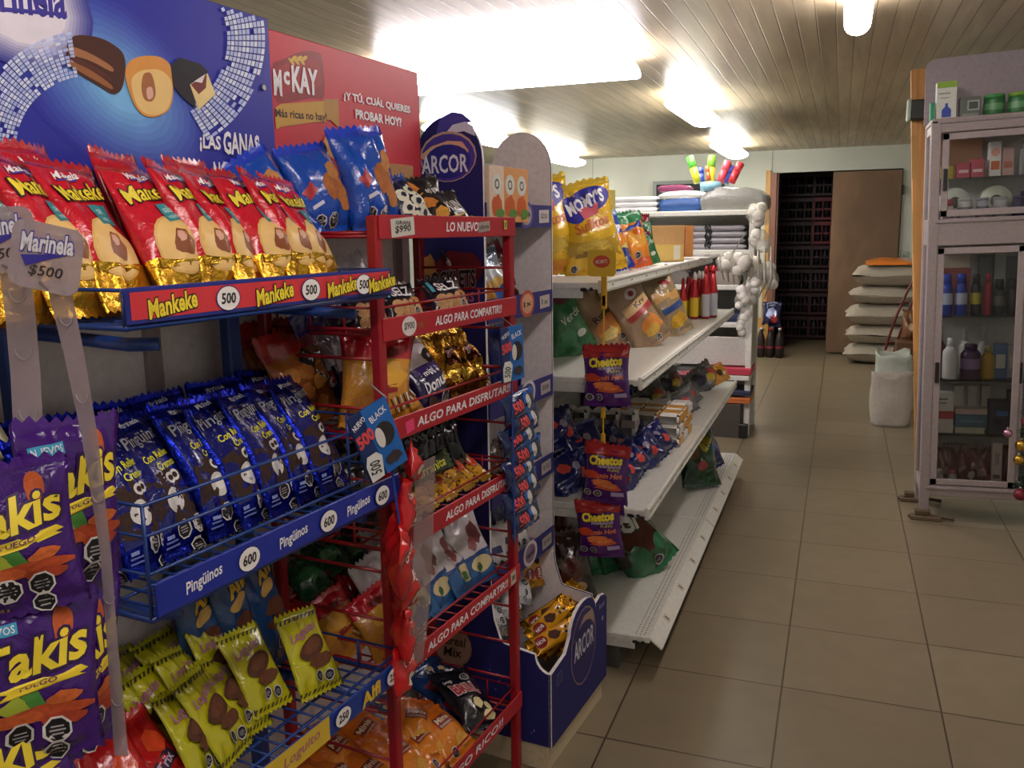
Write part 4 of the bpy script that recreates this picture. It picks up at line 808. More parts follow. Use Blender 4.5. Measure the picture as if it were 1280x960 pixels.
# ------------------------------------------------------------------ goods on the blue rack
rnd = random.Random(11); U = rnd.uniform
def ordl(i, n, what): return '%s %s' % ('leftmost' if i == 0 else 'rightmost' if i == n - 1 else ORD[i] + ' from left', what)
S_ = [-1.285, -1.205, -1.125, -1.05, -.955, -.875, -.81, -.745, -.685, -.635]
for i, s in enumerate(S_):
    bag('mankeke', 'snack_cake_bag', ordl(i, 10, 'red and gold cake bag on the top shelf of the blue rack'), 'snack bag', RW, s, -.035 + U(-.004, .004), 1.346, 29 + U(-1, 1), -15 + U(-2, 2), U(-4, 0), .94, 'red and gold cake bags on the top shelf', i % 3)
for i, s in enumerate((-1.2, -1.06, -.92, -.78)):
    bag('mankeke', 'snack_cake_bag', ordl(i, 4, 'red and gold cake bag behind the front row, top blue shelf'), 'snack bag', RW, s, -.15, 1.35, 14, -18 + U(-6, 6), U(-6, 3), .93, 'red and gold cake bags on the top shelf', i % 3)
for i, s in enumerate([-1.115, -1.035, -.965, -.88, -.815, -.75, -.68, -.615]):
    bag('pinguinos', 'chocolate_cake_bag', ordl(i, 8, 'shiny blue chocolate cake bag on the middle shelf of the blue rack'), 'snack bag', RW, s, -.06 + U(-.004, .004), .978, 29 + U(-1, 1), -14 + U(-2, 2), U(-4, 1), .95, 'blue chocolate cake bags on the middle shelf', i % 3)
for i, s in enumerate([-1.09, -.97, -.86, -.74, -.64]):
    bag('pinguinos', 'chocolate_cake_bag', ordl(i, 5, 'blue chocolate cake bag behind the front row, middle blue shelf'), 'snack bag', RW, s, -.175, .98, 14, 4 + U(-9, 9), U(-6, 6), .90, 'blue chocolate cake bags on the middle shelf', i % 3)
# yellow bags, red packets and blue bars on the lowest tray
def sx_(P): d = P - CP; return d.dot(CR) / d.dot(CF)
def many(kind, name, cat, label, F, pts, group, tilt=10, yaw=20, sc_=1.0, nv=2, where='left'):
    n = len(pts); xs = [sx_(F.w(*q[:3])) for q in pts]; rk = [sorted(xs).index(x) for x in xs]
    for i, q in enumerate(pts):
        s, nn, z = q[:3]; e = dict(tilt=tilt + U(-6, 6), yaw=yaw + U(-12, 12), roll=U(-8, 8)); 
        if len(q) > 3: e.update(q[3])
        lb = label if n == 1 else '%s %s' % ('leftmost' if rk[i] == 0 else ORD[rk[i]] + ' from left', label)
        bag(kind, name, lb, cat, F, s, nn, z, e['tilt'], e['yaw'], e['roll'], e.get('scale', sc_), group if n > 1 else None, i % nv)
many('loguito', 'chocolate_cookie_packet', 'snack packet', 'yellow chocolate cookie packet in the low tray of the blue rack', RW,
     [(-1.0, -.02, .63), (-.935, -.03, .632), (-.985, -.10, .64), (-.91, -.10, .645), (-.875, -.05, .632), (-.95, -.16, .66), (-.885, -.15, .66), (-.84, -.12, .65), (-.82, -.06, .64), (-.725, -.03, .63, dict(yaw=0, tilt=30, roll=8))], 'yellow cookie packets in the low tray', 40, -16, .98)
many('redpack', 'candy_packet', 'snack packet', 'bright red candy packet in the low tray of the blue rack', RW,
     [(-1.125, -.02, .628), (-1.10, -.10, .64), (-1.06, -.03, .63), (-1.05, -.12, .65), (-1.12, -.18, .65), (-1.01, -.19, .66)], 'red candy packets in the low tray', 44, 8, .95)
many('alfi', 'cookie_bar_packet', 'snack packet', 'tall blue cookie packet standing at the back of the low blue tray', RW,
     [(-.83, -.20, .63), (-.755, -.19, .63), (-.68, -.17, .63), (-.79, -.225, .632)], 'blue cookie packets in the low tray', 10, 6, 1.0)
many('greenfoil', 'candy_packet', 'snack packet', 'dark green candy packet at the back of the low blue tray', RW, [(-.98, -.225, .63), (-.92, -.225, .63)], 'green packets in the low tray', 10, 20, 1.1)
many('purplefoil', 'foil_sweet', 'snack packet', 'shiny purple foil sweet in the bottom tray of the blue rack', RW,
     [(-.86 + .055 * (i % 5), -.02 - .06 * (i // 5), .226 + .0 * i) for i in range(10)], 'purple foil sweets in the bottom tray', 40, 25, 1.0)
bag('cookiewhite', 'cracker_packet', 'cream and red cracker packet hanging behind the clear strips at the left edge', 'snack bag', RW, -1.215, -.20, 1.15, 6, 25, -10, 1.0)
# hanging clear strips with purple chip bags
PL = 'T:b4a4a8:0.62'
def ribbon(t, name, pts, wds, k, thick=.0012):
    b = MB(); vs_ = []
    for p, w_ in zip(pts, wds): vs_ += [p - w_ * .5, p + w_ * .5]
    n = len(pts); nr = (pts[0] - CP).normalized() * thick; nr.z = 0
    b.add(vs_ + [v + nr for v in vs_], [(2 * i, 2 * i + 1, 2 * i + 3, 2 * i + 2) for i in range(n - 1)] + [(2 * n + 2 * i + 2, 2 * n + 2 * i + 3, 2 * n + 2 * i + 1, 2 * n + 2 * i) for i in range(n - 1)] +
          [(2 * i, 2 * i + 2, 2 * n + 2 * i + 2, 2 * n + 2 * i) for i in range(n - 1)] + [(2 * i + 1, 2 * n + 2 * i + 1, 2 * n + 2 * i + 3, 2 * i + 3) for i in range(n - 1)], k)
    return b.build(name, t, False)
def hang_tag(t, c, right, up, w_, h_, items, k):
    f = right.cross(up).normalized()
    if f.dot(CP - c) < 0: f = -f
    b = MB(); r_ = .012
    P = [(sx * (w_ / 2 - r_) + r_ * cos(a), sy * (h_ / 2 - r_) + r_ * sin(a)) for sx, sy, a0 in ((1, 1, 0), (-1, 1, 90), (-1, -1, 180), (1, -1, 270)) for a in [rad(a0 + 22.5 * i) for i in range(5)]]
    fn = lambda x, y, o: c + right * x + up * y + f * o
    b.prism(P, fn, .0012, k); decals(b, fn, items)
    return b.build('header_tag', t)
def px(x, y, n): q = RW.at(x, y, n=n); return RW.w(*[q[0], q[1], q[2]])
rt = (CR * .94 - CU * .0).normalized(); UPZ = Vector((0, 0, 1))
for i, (tagc, ang, path, wd, n) in enumerate((((2, 300), 2, ((17, 325), (26, 400), (32, 470), (36, 555)), (.032, .032, .032, .032), .055), ((57, 322), -13, ((72, 352), (92, 440), (112, 545), (132, 690), (140, 800), (152, 945)), (.024, .021, .017, .012, .012, .016), .125))):
    t = thing('clip_strip', '%s translucent plastic hanging strip with price tag at the left photo edge' % ('wide straight' if i == 0 else 'narrow slanting'), 'hanging strip')
    a = rad(ang); r_ = rt * cos(a) + UPZ * sin(a); u_ = UPZ * cos(a) - rt * sin(a)
    hang_tag(t, px(*tagc, n + .006), r_, u_, .070, .066, [('T', 'Marinela', .0, .014, .052, .019, W_, 'P:3c34a0', 6, .2, .03), ('p', [(-.024, -.002), (.024, .008), (.006, .0), (-.018, -.012)], 'P:3c34a0'), ('t', '$500', .002, -.014, .034, .012, 'P:3a3438', 4, .2), ('r', .002, -.028, .012, .003, 'P:7a7070', -30)], 'T:b8a8ac:0.72')
    pts = [px(*q, n) for q in path]
    ribbon(t, 'strip_band', pts, [rt * q for q in wd], PL)
    for q in range(1, len(pts)):
        c = (pts[q] + pts[q - 1]) / 2; f = (CP - c).normalized(); f.z = 0
        b = MB(); rr_ = .009 if i == 0 else .006
        b.tube([c + f * .001 + rt * (rr_ * cos(x)) + UPZ * (rr_ * 1.4 * sin(x)) for x in [pi + pi * j / 8 for j in range(9)]], .0006, 'P:a89ca0', 4); b.build('peg_tab', t)
TK = 'purple chili chip bags on the clear strips'
def takis(lb, x, y, n, z0, tilt, yaw, roll, sc_, v):
    q = RW.at(x, y, n=n); bag('takis', 'chip_bag', lb, 'snack bag', RW, q[0], n, z0, tilt, yaw, roll, sc_, TK, v)
takis('purple chili chip bag facing out, topmost on the wide clear strip at the left edge', 22, 650, .115, 1.072, 2, 34, -2, .77, 0)
takis('purple chili chip bag turned sideways, topmost on the slanting clear strip', 76, 640, .075, 1.066, -2, -4, 5, .93, 1)
takis('purple chili chip bag second on the wide clear strip, below the topmost bag', 30, 820, .11, .912, 4, 28, 6, .86, 1)
takis('purple chili chip bag hanging lower right beside the slanting clear strip', 84, 870, .07, .86, 0, -8, 6, .98, 0)
takis('purple chili chip bag lowest at the left bottom corner', 25, 930, .10, .80, 3, 36, -8, .92, 2)
takis('purple chili chip bag peeking out behind the wide strip at the photo edge', -30, 700, .06, 1.02, 2, 30, 0, .95, 2)
# ------------------------------------------------------------------ goods on the red rack
bag('bluecookie', 'cookie_bag', 'big blue cookie bag with a raised pointed corner on top of the red rack', 'snack bag', RW, -.395, -.09, 1.452, 12, 10, -4, .98)
bag('bluecookie', 'cookie_bag', 'big blue cookie bag tucked upright behind the red cake bags', 'snack bag', RW, -.50, -.13, 1.445, 16, 14, -8, .84, None, 1)
bag('bluecookie', 'cookie_bag', 'blue cookie bag behind the red cake bags, lowest blue one there', 'snack bag', RW, -.60, -.14, 1.42, 18, 30, -20, .9, None, 2)
bag('creamcookie', 'cookie_bag', 'navy bag of cream sandwich cookies beside the big blue cookie bag', 'snack bag', RW, -.285, -.06, 1.45, 30, 12, -8, .66)
bag('creamcookie', 'cookie_bag', 'navy cookie bag leaning behind the navy cream cookie bag', 'snack bag', RW, -.29, -.13, 1.45, 18, 12, -14, .72, None, 1)
many('choccookie', 'cookie_packet', 'snack packet', 'black and orange cookie packet on top of the red rack', RW,
     [(-.17, -.045, 1.45, dict(tilt=38)), (-.15, -.12, 1.475, dict(tilt=22)), (-.08, -.03, 1.448, dict(tilt=60, scale=.5))], 'black cookie packets', 18, 8, .78)
many('selz', 'cracker_packet', 'snack packet', 'dark cracker packet with white letters, second red shelf', RW,
     [(-.47, -.06, 1.262), (-.355, -.05, 1.262), (-.19, -.04, 1.262)], 'dark cracker packets', 34, 6, .92)
many('donuts', 'mini_donut_bag', 'snack bag', 'purple and white mini donut bag on the third red shelf', RW, [(-.45, -.09, 1.075, dict(roll=8)), (-.285, -.03, 1.068), (-.36, -.15, 1.09)], 'mini donut bags', 26, 8, 1.0)
many('goldfoil', 'chocolate_bag', 'snack bag', 'gold and brown foil chocolate bag on the third red shelf', RW,
     [(-.205, -.07, 1.07), (-.15, -.07, 1.07), (-.09, -.06, 1.07), (-.035, -.065, 1.07), (-.19, -.14, 1.09), (-.09, -.14, 1.09)], 'gold foil chocolate bags', 26, 8, 1.0)
many('milkpack', 'wafer_packet', 'snack packet', 'white and violet wafer packet at the left of the red rack', RW,
     [(-.54 + .055 * i, -.16, 1.262, dict(roll=-14)) for i in range(5)], 'white wafer packets', 24, 6, 1.0)
many('milkpack', 'wafer_packet', 'snack packet', 'violet wafer packet behind the amber snack bags', RW, [(-.41, -.19, 1.09), (-.36, -.2, 1.12)], 'violet wafer packets on the third shelf', 20, 40, .95)
many('amber', 'corn_snack_bag', 'snack bag', 'amber corn snack bag at the left end of the red rack', RW, [(-.52, -.17, 1.07, dict(roll=-12)), (-.47, -.21, 1.06), (-.535, -.22, 1.08)], 'amber corn snack bags', 16, 12, .95)
bag('redyellow', 'corn_snack_bag', 'red and yellow striped corn snack bag leaning against the left red post', 'snack bag', RW, -.50, -.05, 1.07, 12, 36, 14, .95)
bag('redyellow', 'corn_snack_bag', 'striped red and yellow corn snack bag right of the left red post', 'snack bag', RW, -.43, -.03, 1.068, 18, 28, -14, .72, None, 1)
many('darkpack', 'dark_candy_packet', 'snack packet', 'black candy packet on the dark fourth red shelf', RW,
     [(-.50 + .06 * (i % 8), -.10 - .06 * (i // 8), .85 + .03 * (i // 8)) for i in range(16)], 'black candy packets on the fourth shelf', 10, 25, 1.15)
many('dotbar', 'peanut_bar', 'snack bar', 'yellow dotted peanut bar lying at the front of the fourth red shelf', RW,
     [(-.40 + .042 * i, -.035 - .012 * (i % 2), .85, dict(tilt=62, yaw=20, roll=8)) for i in range(9)] + [(-.36 + .05 * i, -.06, .872, dict(tilt=60, yaw=28)) for i in range(5)], 'yellow peanut bars', 60, 10, 1.0)
bag('greenbar', 'wafer_bar', 'dark green wafer bar with lime lettering above the yellow peanut bars', 'snack bar', RW, -.345, -.09, .915, 20, 25, 84, 1.0)
many('whiteblue', 'bread_snack_bag', 'snack bag', 'white bag with blue base on the fifth shelf of the red rack', RW,
     [(-.40, -.05, .592), (-.325, -.06, .592), (-.25, -.05, .592), (-.165, -.045, .592), (-.09, -.04, .592), (-.14, -.13, .60), (-.29, -.14, .60)], 'white and blue bags on the fifth shelf', 30, 4, .98)
many('redyellow', 'corn_snack_bag', 'snack bag', 'small red and yellow bag, left end of the fifth red shelf', RW, [(-.47, -.04, .592), (-.52, -.11, .592)], 'small red and yellow bags', 30, 30, .7)
many('redpack', 'candy_packet', 'snack packet', 'red candy packet at the left of the fifth red shelf', RW, [(-.53 + .05 * i, -.17, .60 + .015 * (i % 2)) for i in range(6)], 'red packets on the fifth shelf', 40, 30, .8)
many('greenfoil', 'candy_packet', 'snack packet', 'green candy packet at the left of the fifth red shelf', RW, [(-.50 + .07 * i, -.21, .70 + .02 * (i % 2)) for i in range(3)], 'green packets on the fifth shelf', 40, 30, .9)
many('popblue', 'popcorn_bag', 'snack bag', 'blue popcorn bag in the bottom tray of the red rack', RW, [(-.09, -.08, .24, dict(tilt=66)), (-.24, -.14, .25, dict(tilt=66)), (-.42, -.06, .24, dict(tilt=66)), (-.30, -.15, .28, dict(tilt=74))], 'blue popcorn bags', 60, 0, .78)
bag('popblack', 'popcorn_bag', 'black popcorn bag lying in front in the bottom tray of the red rack', 'snack bag', RW, -.15, .0, .245, 60, -8, 24, .88)
many('orangebag', 'baked_snack_bag', 'snack bag', 'orange baked snack bag in the bottom tray of the red rack', RW,
     [(-.26, .0, .24, dict(roll=6)), (-.32, -.02, .24), (-.36, -.09, .285, dict(tilt=74, roll=60)), (-.40, -.03, .24), (-.37, -.12, .27), (-.47, -.05, .24), (-.46, -.14, .27), (-.52, -.1, .24)], 'orange baked snack bags', 62, 4, .86)
# blue cookie packs hung on clip strips
def card(t, F, s, n, z, yaw, roll, sc_):
    b = MB(); W2, H2 = .075, .115
    b.bx((-W2 / 2, -.0015, 0), (W2 / 2, .0015, H2), 'P:12306c', .0005)
    it = [('p', [(-.005, .0), (.0375, 0), (.0375, .115), (-.012, .115)], 'P:1c64b4'), ('r', -.0255, .0575, .022, .115, 'P:142a60'), ('t', 'NUEVO', -.022, .098, .026, .009, W_, 20), ('t', '500', -.02, .072, .034, .022, 'P:d84848', 12, .1, .05), ('t', 'BLACK', .014, .096, .034, .011, W_, 12),
          ('e', .014, .062, .018, .02, 'B:2c2826'), ('e', .004, .06, .008, .017, 'P:d8d4d0'), ('b', .016, .02, .016, .01, 'B:3a3030', 3), ('p', [(-.036, .002), (-.012, .002), (-.004, .034), (-.012, .044), (-.03, .044), (-.037, .03)], 'P:dcdcd8'), ('t', '500', -.022, .022, .022, .02, K_, 80)]
    decals(b, lambda x, y, o: (x, -.0015 - o, y), it)
    o = b.build('header_card', None); pose(o, F, s, n, z, 0, yaw, roll, sc_); o.parent = t; return o
for i, (cpx, n, yaw, roll, z, zl, lb) in enumerate((((486, 572), .08, 20, -20, 1.035, .93, 'at the left red post'), ((641, 470), .04, 12, -2, 1.10, .70, 'at the right red post'))):
    q = RW.at(*cpx, n=n)
    t = thing('clip_strip', 'blue cookie header card with white price tag hanging %s' % lb, 'hanging strip')
    card(t, RW, q[0], n, z, yaw, roll, 1.12)
    a = RW.w(q[0], n - .004, z + .10); c = RW.w(q[0] + (.004 if i else .03), n - .004, zl)
    MB().tube([a + Vector((0, 0, .03)), a, c], .0022, 'P:1c48a0', 5).build('strip_band', t)
    MB().tube([a + UPZ * .03 + RW.S * x for x in (0, .006)] + [a + UPZ * .05 + RW.S * .006 - RW.N * .03], .0016, 'S:c0c0c0', 5).build('hook', t)
q = RW.at(655, 500, n=.03)
for i in range(8):
    qq = RW.at(650 + (6 if i % 2 else 0), 507 + i * 20, n=.032)
    bag('triton', 'cookie_packet', '%s small blue cookie packet from the top, hanging at the right red post' % ORD[i], 'snack packet', RW, qq[0] + .004, .032, qq[2] - .03, 8 + U(-3, 3), 4 + U(-6, 6), -3 + U(-3, 3), (1.35, 1, 1.05), 'blue cookie packets on the clip strip', i % 3)
# clear strip of red packets
t = thing('clip_strip', 'clear plastic sheet strip holding red gummy packets before the red rack', 'hanging strip')
pts = [px(*q, .045) for q in ((532, 575), (530, 650), (527, 720), (522, 790), (516, 835))]
ribbon(t, 'strip_band', pts, [RW.S * .075 for _ in pts], 'T:a08c8c:0.45')
for i, (x, y, roll, sc_) in enumerate(((522, 570, 30, .62), (511, 632, 8, .85), (503, 690, -28, 1.0), (512, 735, 20, .9), (510, 785, -6, .8), (509, 832, 4, .8))):
    qq = RW.at(x - 4, y, n=.06); bag('hangred', 'gummy_packet', '%s shiny red gummy packet from the top, hanging before the red rack' % ORD[i], 'snack packet', RW, qq[0], .055, qq[2] - .05, 0, -30 + U(-12, 12), roll, (sc_ * 1.15, sc_ * .95, sc_ * .84), 'red gummy packets on the hanging strip', i % 3)
# ------------------------------------------------------------------ goods on the cardboard display
def pack_box(name, label, cat, F, s, n, z, w_, d_, h_, k, front=(), side=(), yaw=0, group=None, tilt=0, roll=0):
    b = MB(); b.bx((-w_ / 2, 0, 0), (w_ / 2, d_, h_), k, .0015)
    decals(b, lambda x, y, o: (x, -o, y), front); decals(b, lambda x, y, o: (-w_ / 2 - o, d_ - x, y), side)
    o = b.build(name, None); pose(o, F, s, n, z, tilt, yaw, roll); return tag(o, label, cat, group)
for i, s in enumerate((.125, .20, .27)):
    pack_box('cereal_box', '%s cereal box from the left on top of the cardboard display' % ORD[i], 'box', RW, s, -.09, 1.468, .066, .07, .14, 'K:d89a5c' if i else 'K:e0c8b0',
             [('e', 0, .095, .022, .026, 'P:d8d8d0'), ('t', 'O', 0, .095, .02, .026, 'P:303838'), ('b', .0, .04, .024, .03, 'P:c85c28', 3), ('b', .01, .02, .02, .015, 'P:5a8a3c', 5)], [('b', .035, .1, .022, .024, 'P:4c8850', 4), ('b', .035, .045, .022, .03, 'P:c86838', 6), ('r', .035, .012, .06, .016, 'P:e4e0d8')], 8, 'cereal boxes on the display')
pack_box('cereal_box', 'tan open cereal carton leaning up behind the cereal boxes of the cardboard display', 'box', RW, .25, -.2, 1.468, .16, .06, .16, 'K:d8a880', [('e', .03, .1, .03, .03, 'P:e4d4c0')], (), 10, None, 14)
pack_box('carton', 'brown cardboard carton behind the black cookie packets on the red rack', 'box', RW, .05 - .2, -.20, 1.46, .12, .06, .14, 'K:b08050')
bag('snackwhite', 'snack_bag', 'white and orange snack bag on the second shelf of the cardboard display', 'snack bag', RW, .145, -.14, 1.228, 16, 22, -8, .9)
bag('bluesilver', 'snack_bag', 'silver and blue snack bag on the second shelf of the cardboard display', 'snack bag', RW, .25, -.145, 1.228, 14, 20, -8, .9)
bag('browntall', 'snack_bag', 'tall red brown snack bag on the second shelf of the cardboard display', 'snack bag', RW, .345, -.15, 1.228, 16, 20, -10, 1.0)
bag('bluebag', 'snack_bag', 'light blue upright packet on the third shelf of the cardboard display', 'snack bag', RW, .30, -.15, .972, 6, 20, -3, (.6, .6, .85))
many('brownbar', 'snack_bag', 'snack packet', 'brown snack packet on the fourth shelf of the cardboard display', RW, [(.2, -.15, .73), (.3, -.15, .73)], 'brown packets on the display', 12, 20, .8)
many('whitepack', 'snack_bag', 'snack packet', 'white and navy packet on the lowest cardboard display shelf', RW, [(.16, -.13, .497), (.25, -.14, .497), (.34, -.14, .497)], 'white packets on the lowest display shelf', 14, 22, .95)
many('bluebag', 'snack_bag', 'snack packet', 'dark blue packet on the lowest cardboard display shelf', RW, [(.24, -.24, .497), (.36, -.22, .497)], 'dark blue packets on the lowest display shelf', 8, 22, .55)
many('silverbar', 'cereal_bar', 'snack bar', 'silver wrapped bar in the front bin of the cardboard display', RW,
     [(.14 + .055 * (i % 4), -.15 + .04 * (i // 4), .37 - .03 * (i // 4) + .02 * (i % 2), dict(tilt=40, yaw=0, roll=20 + 14 * (i % 3))) for i in range(8)], 'silver bars in the bin', 45, 5, 1.05)
for i, (s, n, z) in enumerate([(.36, -.20, .42), (.41, -.19, .40), (.45, -.17, .40), (.40, -.14, .37), (.45, -.13, .36)] + [(*RW.at(x_, y_, n=n_)[:1], n_, RW.at(x_, y_, n=n_)[2]) for x_, y_, n_ in ((668, 778, -.12), (690, 795, -.075), (704, 792, -.06), (672, 800, -.085), (690, 815, -.055), (672, 818, -.05), (688, 776, -.12), (664, 800, -.06), (698, 812, -.05), (656, 788, -.11), (662, 814, -.045), (680, 806, -.075), (676, 770, -.15))]):
    bag('yellowbar', 'chocolate_bar', '%s yellow chocolate bar from the back left in the front bin heap' % ORD[i], 'snack bar', RW, s, n, z, (18 if i > 4 else 25) + U(-4, 4), (32 if i > 4 else 0) + U(-6, 6), (76 if i > 4 else 15) + U(-7, 7), .92, 'yellow chocolate bars in the bin', i % 3, Matrix.Rotation(rad(-48), 4, 'Z') if i > 4 else None)
many('brownbar', 'candy_bag', 'snack bag', 'dark brown candy bag at the near end of the front bin', RW, [(.13, -.10, .11, dict(yaw=-30)), (.14, -.02, .11, dict(yaw=-30)), (.17, -.16, .12), (.22, -.08, .11)], 'brown candy bags in the bin', 20, 0, 1.0)
bag('yellowsmall', 'candy_bag', 'small pale yellow candy packet on the floor of the front bin', 'snack bag', RW, .155, .035, .11, 30, 10, 6, .55)
# ------------------------------------------------------------------ goods on the white gondola (s = Y, n = X)
bag('momys', 'puffed_snack_bag', 'big yellow puffed snack bag in front at the near end, top white shelf', 'snack bag', GD, 3.06, -.82, 1.287, 8, 60, -5, 1.0)
bag('momys', 'puffed_snack_bag', 'big yellow puffed snack bag half hidden behind the front one and the cardboard display', 'snack bag', GD, 2.98, -.96, 1.287, 8, 58, -5, 1.05, None, 1)
many('orangeblue', 'cheese_snack_bag', 'snack bag', 'blue and orange cheese snack bag on the top white shelf', GD, [(3.36, -.80, 1.287), (3.42, -.91, 1.287)], 'blue and orange snack bags', 18, 50, .92)
many('orangegreen', 'corn_snack_bag', 'snack bag', 'orange and green corn snack bag on the top white shelf', GD, [(3.64, -.79, 1.287), (3.74, -.87, 1.287), (3.56, -.91, 1.287)], 'orange and green snack bags', 18, 48, .95)
many('greenchips', 'chip_bag', 'snack bag', 'small green bag before the cartons on the top white shelf', GD, [(3.88, -.80, 1.287), (3.98, -.84, 1.287)], 'small green bags', 12, 45, .62)
bag('browntall', 'snack_bag', 'dark maroon pointed bag behind the cartons on the top white shelf', 'snack bag', GD, 4.15, -.92, 1.287, 4, 40, 12, 1.2)
pack_box('carton', 'tall pale yellow green carton standing behind the big yellow snack bag', 'box', GD, 3.75, -1.0, 1.287, .16, .08, .33, 'K:c8b860', [('e', 0, .18, .04, .06, 'P:78a048'), ('r', 0, .27, .12, .03, 'P:d8c878')], (), 55)
for i, (s, n, w_, h_, k, lb) in enumerate(((4.32, -.80, .18, .175, 'K:c89c64', 'tan carton with two black seals on the top white shelf'), (4.62, -.80, .08, .17, 'K:9a3038', 'dark red carton beside the tan carton on the top white shelf'), (4.78, -.81, .14, .175, 'K:d08c48', 'orange brown carton at the far end of the top white shelf'))):
    pack_box('carton', lb, 'box', GD, s, n, 1.287, w_, .14, h_, k, [('r', .0, h_ * .25, w_ * .95, h_ * .46, 'P:d8b864' if i != 1 else 'P:a04040'), ('r', w_ * .28, h_ * .25, w_ * .2, h_ * .4, 'P:e4dcc8')] if i == 0 else [('r', 0, h_ * .5, w_ * .3, h_ * .9, 'P:b86838')], [('e', .05, .05, .018, .018, K_), ('e', .05, .11, .018, .018, K_)] if i == 0 else (), 55)
MB().bx((-.9, 4.62, 1.287), (-.64, 5.05, 1.30), 'F:b4b0a8', .004).build('plastic_sheet', None, label='crumpled clear plastic sheet hanging over the far end of the top white shelf', category='sheet')
bag('greenchips', 'chip_bag', 'large green chip bag on the second white shelf behind the cardboard display', 'snack bag', GD, 3.08, -.90, .987, 16, 48, -8, .98)
bag('tanpotato', 'potato_snack_bag', 'tan potato snack bag half hidden behind the hanging yellow clip strip', 'snack bag', GD, 3.34, -.93, .987, 18, 48, -10, .95)
bag('tanpotato', 'potato_snack_bag', 'tan potato snack bag slumped to the right of the yellow clip strip', 'snack bag', GD, 3.36, -.80, .987, 26, 48, -18, 1.0, None, 1)
bag('tankryspo', 'potato_snack_bag', 'tan snack bag with red band in the middle of the second white shelf', 'snack bag', GD, 3.42, -.67, .987, 22, 46, -14, 1.0)
bag('tanblue', 'potato_snack_bag', 'tan snack bag with blue band on the second white shelf beside the red sauces', 'snack bag', GD, 3.78, -.64, .987, 18, 44, -8, .98)
for i in range(9):
    t = thing('sauce_bottle', '%s red sauce bottle from the near end on the second white shelf' % ORD[i], 'bottle', (-.75 + .055 * (i % 3) + .028 * (i // 3 % 2), 4.50 + .075 * (i // 3) + .02 * (i % 3), .987), 0, 'red sauce bottles on the second white shelf')
    h = .17 + .03 * ((i * 7) % 3)
    MB().lathe([(.019, 0), (.023, .012), (.023, h * .55), (.014, h * .82), (.009, h)], ['P:a01820', 'P:d8b830' if i % 3 != 2 else 'P:b8b8c0', 'P:b01c24', 'P:b01c24'], (0, 0, 0), 12).build('bottle_body', t, True)
    MB().lathe([(.010, h), (.009, h + .022), (.004, h + .04)], 'P:' + ('d83038', 'e0e0dc', 'c82028')[i % 3], (0, 0, 0), 10).build('cap', t, True)
many('yellowsmall', 'yellow_packet', 'snack packet', 'yellow and black packet beyond the red sauces, second white shelf', GD, [(4.82, -.70, .987, dict(tilt=40)), (4.9, -.80, .987, dict(tilt=30))], 'yellow packets', 50, 40, 1.1)
# third shelf: white packs, blue bags, clear bags
cnt = 0
for iz in range(3):
    for iy in range(3):
        for ix in range(3):
            k = 'P:e4e0da'; q = 'P:d09438' if (iz + iy) % 3 != 1 else 'P:d8d4d0'
            t = thing('napkin_pack', 'white wrapped pack, %s layer up, %s from near end, %s, third white shelf' % (ORD[iz], ORD[iy], ('aisle column', 'middle column', 'rear column')[ix]), 'pack', (-.622 - .090 * ix, 3.50 + iy * .108 + U(-.003, .003), .567 + iz * .047), rad(-1 + U(-2, 2)), 'white wrapped packs on the third white shelf')
            MB().box((0, 0, .023), (.087, .105, .045), k, None, .012).build('pack_body', t, True)
            b = MB(); b.bx((.0415, -.045, .006), (.0447, .045, .039), q, .001); b.bx((-.035, -.03, .0445), (.04, .03, .0462), q if iz == 2 else 'P:d8d4d0', .0005)
            if ix == 2: b.bx((-.04, -.0535, .008), (.04, -.052, .037), 'P:58804c')
            b.build('label_band', t)
for i in range(10):
    t = thing('napkin_pack', 'upright white wrapped pack, %s row, %s from left, back of the third white shelf' % ('lower' if i < 5 else 'upper', ORD[i % 5]), 'pack', (-.98 + .062 * (i % 5), 3.22 + .012 * (i % 2), .567 + .098 * (i // 5)), 0, 'upright white packs on the third white shelf')
    MB().box((0, 0, .048), (.054, .08, .095), 'P:c8c4c4', None, .012).build('pack_body', t, True); MB().bx((-.0275, -.042, .03), (.0275, .042, .06), 'P:b4a8a8', .002).build('label_band', t)
many('bluecandy', 'candy_bag', 'candy bag', 'dark blue candy bag in front of the white packs, third shelf', GD, [(2.84, -.63, .567), (2.98, -.64, .567), (3.12, -.62, .567), (3.24, -.66, .567), (3.06, -.72, .60), (3.3, -.62, .567)], 'dark blue candy bags right of the purple strip', 46, 40, .92)
many('bluecandy', 'candy_bag', 'candy bag', 'dark blue candy bag left of the purple strip, third shelf', GD, [(2.75, -.80, .567), (2.85, -.88, .567), (2.76, -.92, .567), (2.86, -.80, .64), (2.78, -.87, .70), (2.95, -.95, .66)], 'dark blue candy bags left of the purple strip', 24, 46, .95)
many('clearmix', 'clear_bag', 'bag', 'dusky clear bag of mixed goods on the third white shelf', GD, [(3.85, -.70, .567), (4.0, -.78, .60), (4.05, -.66, .567), (4.2, -.74, .64), (4.3, -.66, .567), (4.12, -.86, .70), (4.4, -.8, .66)], 'clear bags on the third white shelf', 36, 36, 1.05)
many('bluebag', 'blue_bag', 'bag', 'dark blue bag stacked behind the clear bags on the third white shelf', GD, [(4.0, -.95, .57), (4.2, -.95, .6), (4.4, -.92, .57), (3.8, -.95, .57)], 'dark blue bags on the third white shelf', 14, 36, 1.1)
bag('clearmix', 'clear_bag', 'light clear bag with yellow trims, far end of the third white shelf', 'bag', GD, 4.78, -.64, .567, 40, 30, 0, 1.25, None, 1)
bag('yellowsmall', 'yellow_packet', 'yellow packet in the clear heap at the far end of the third white shelf', 'snack packet', GD, 4.88, -.58, .60, 40, 30, 8, 1.0)
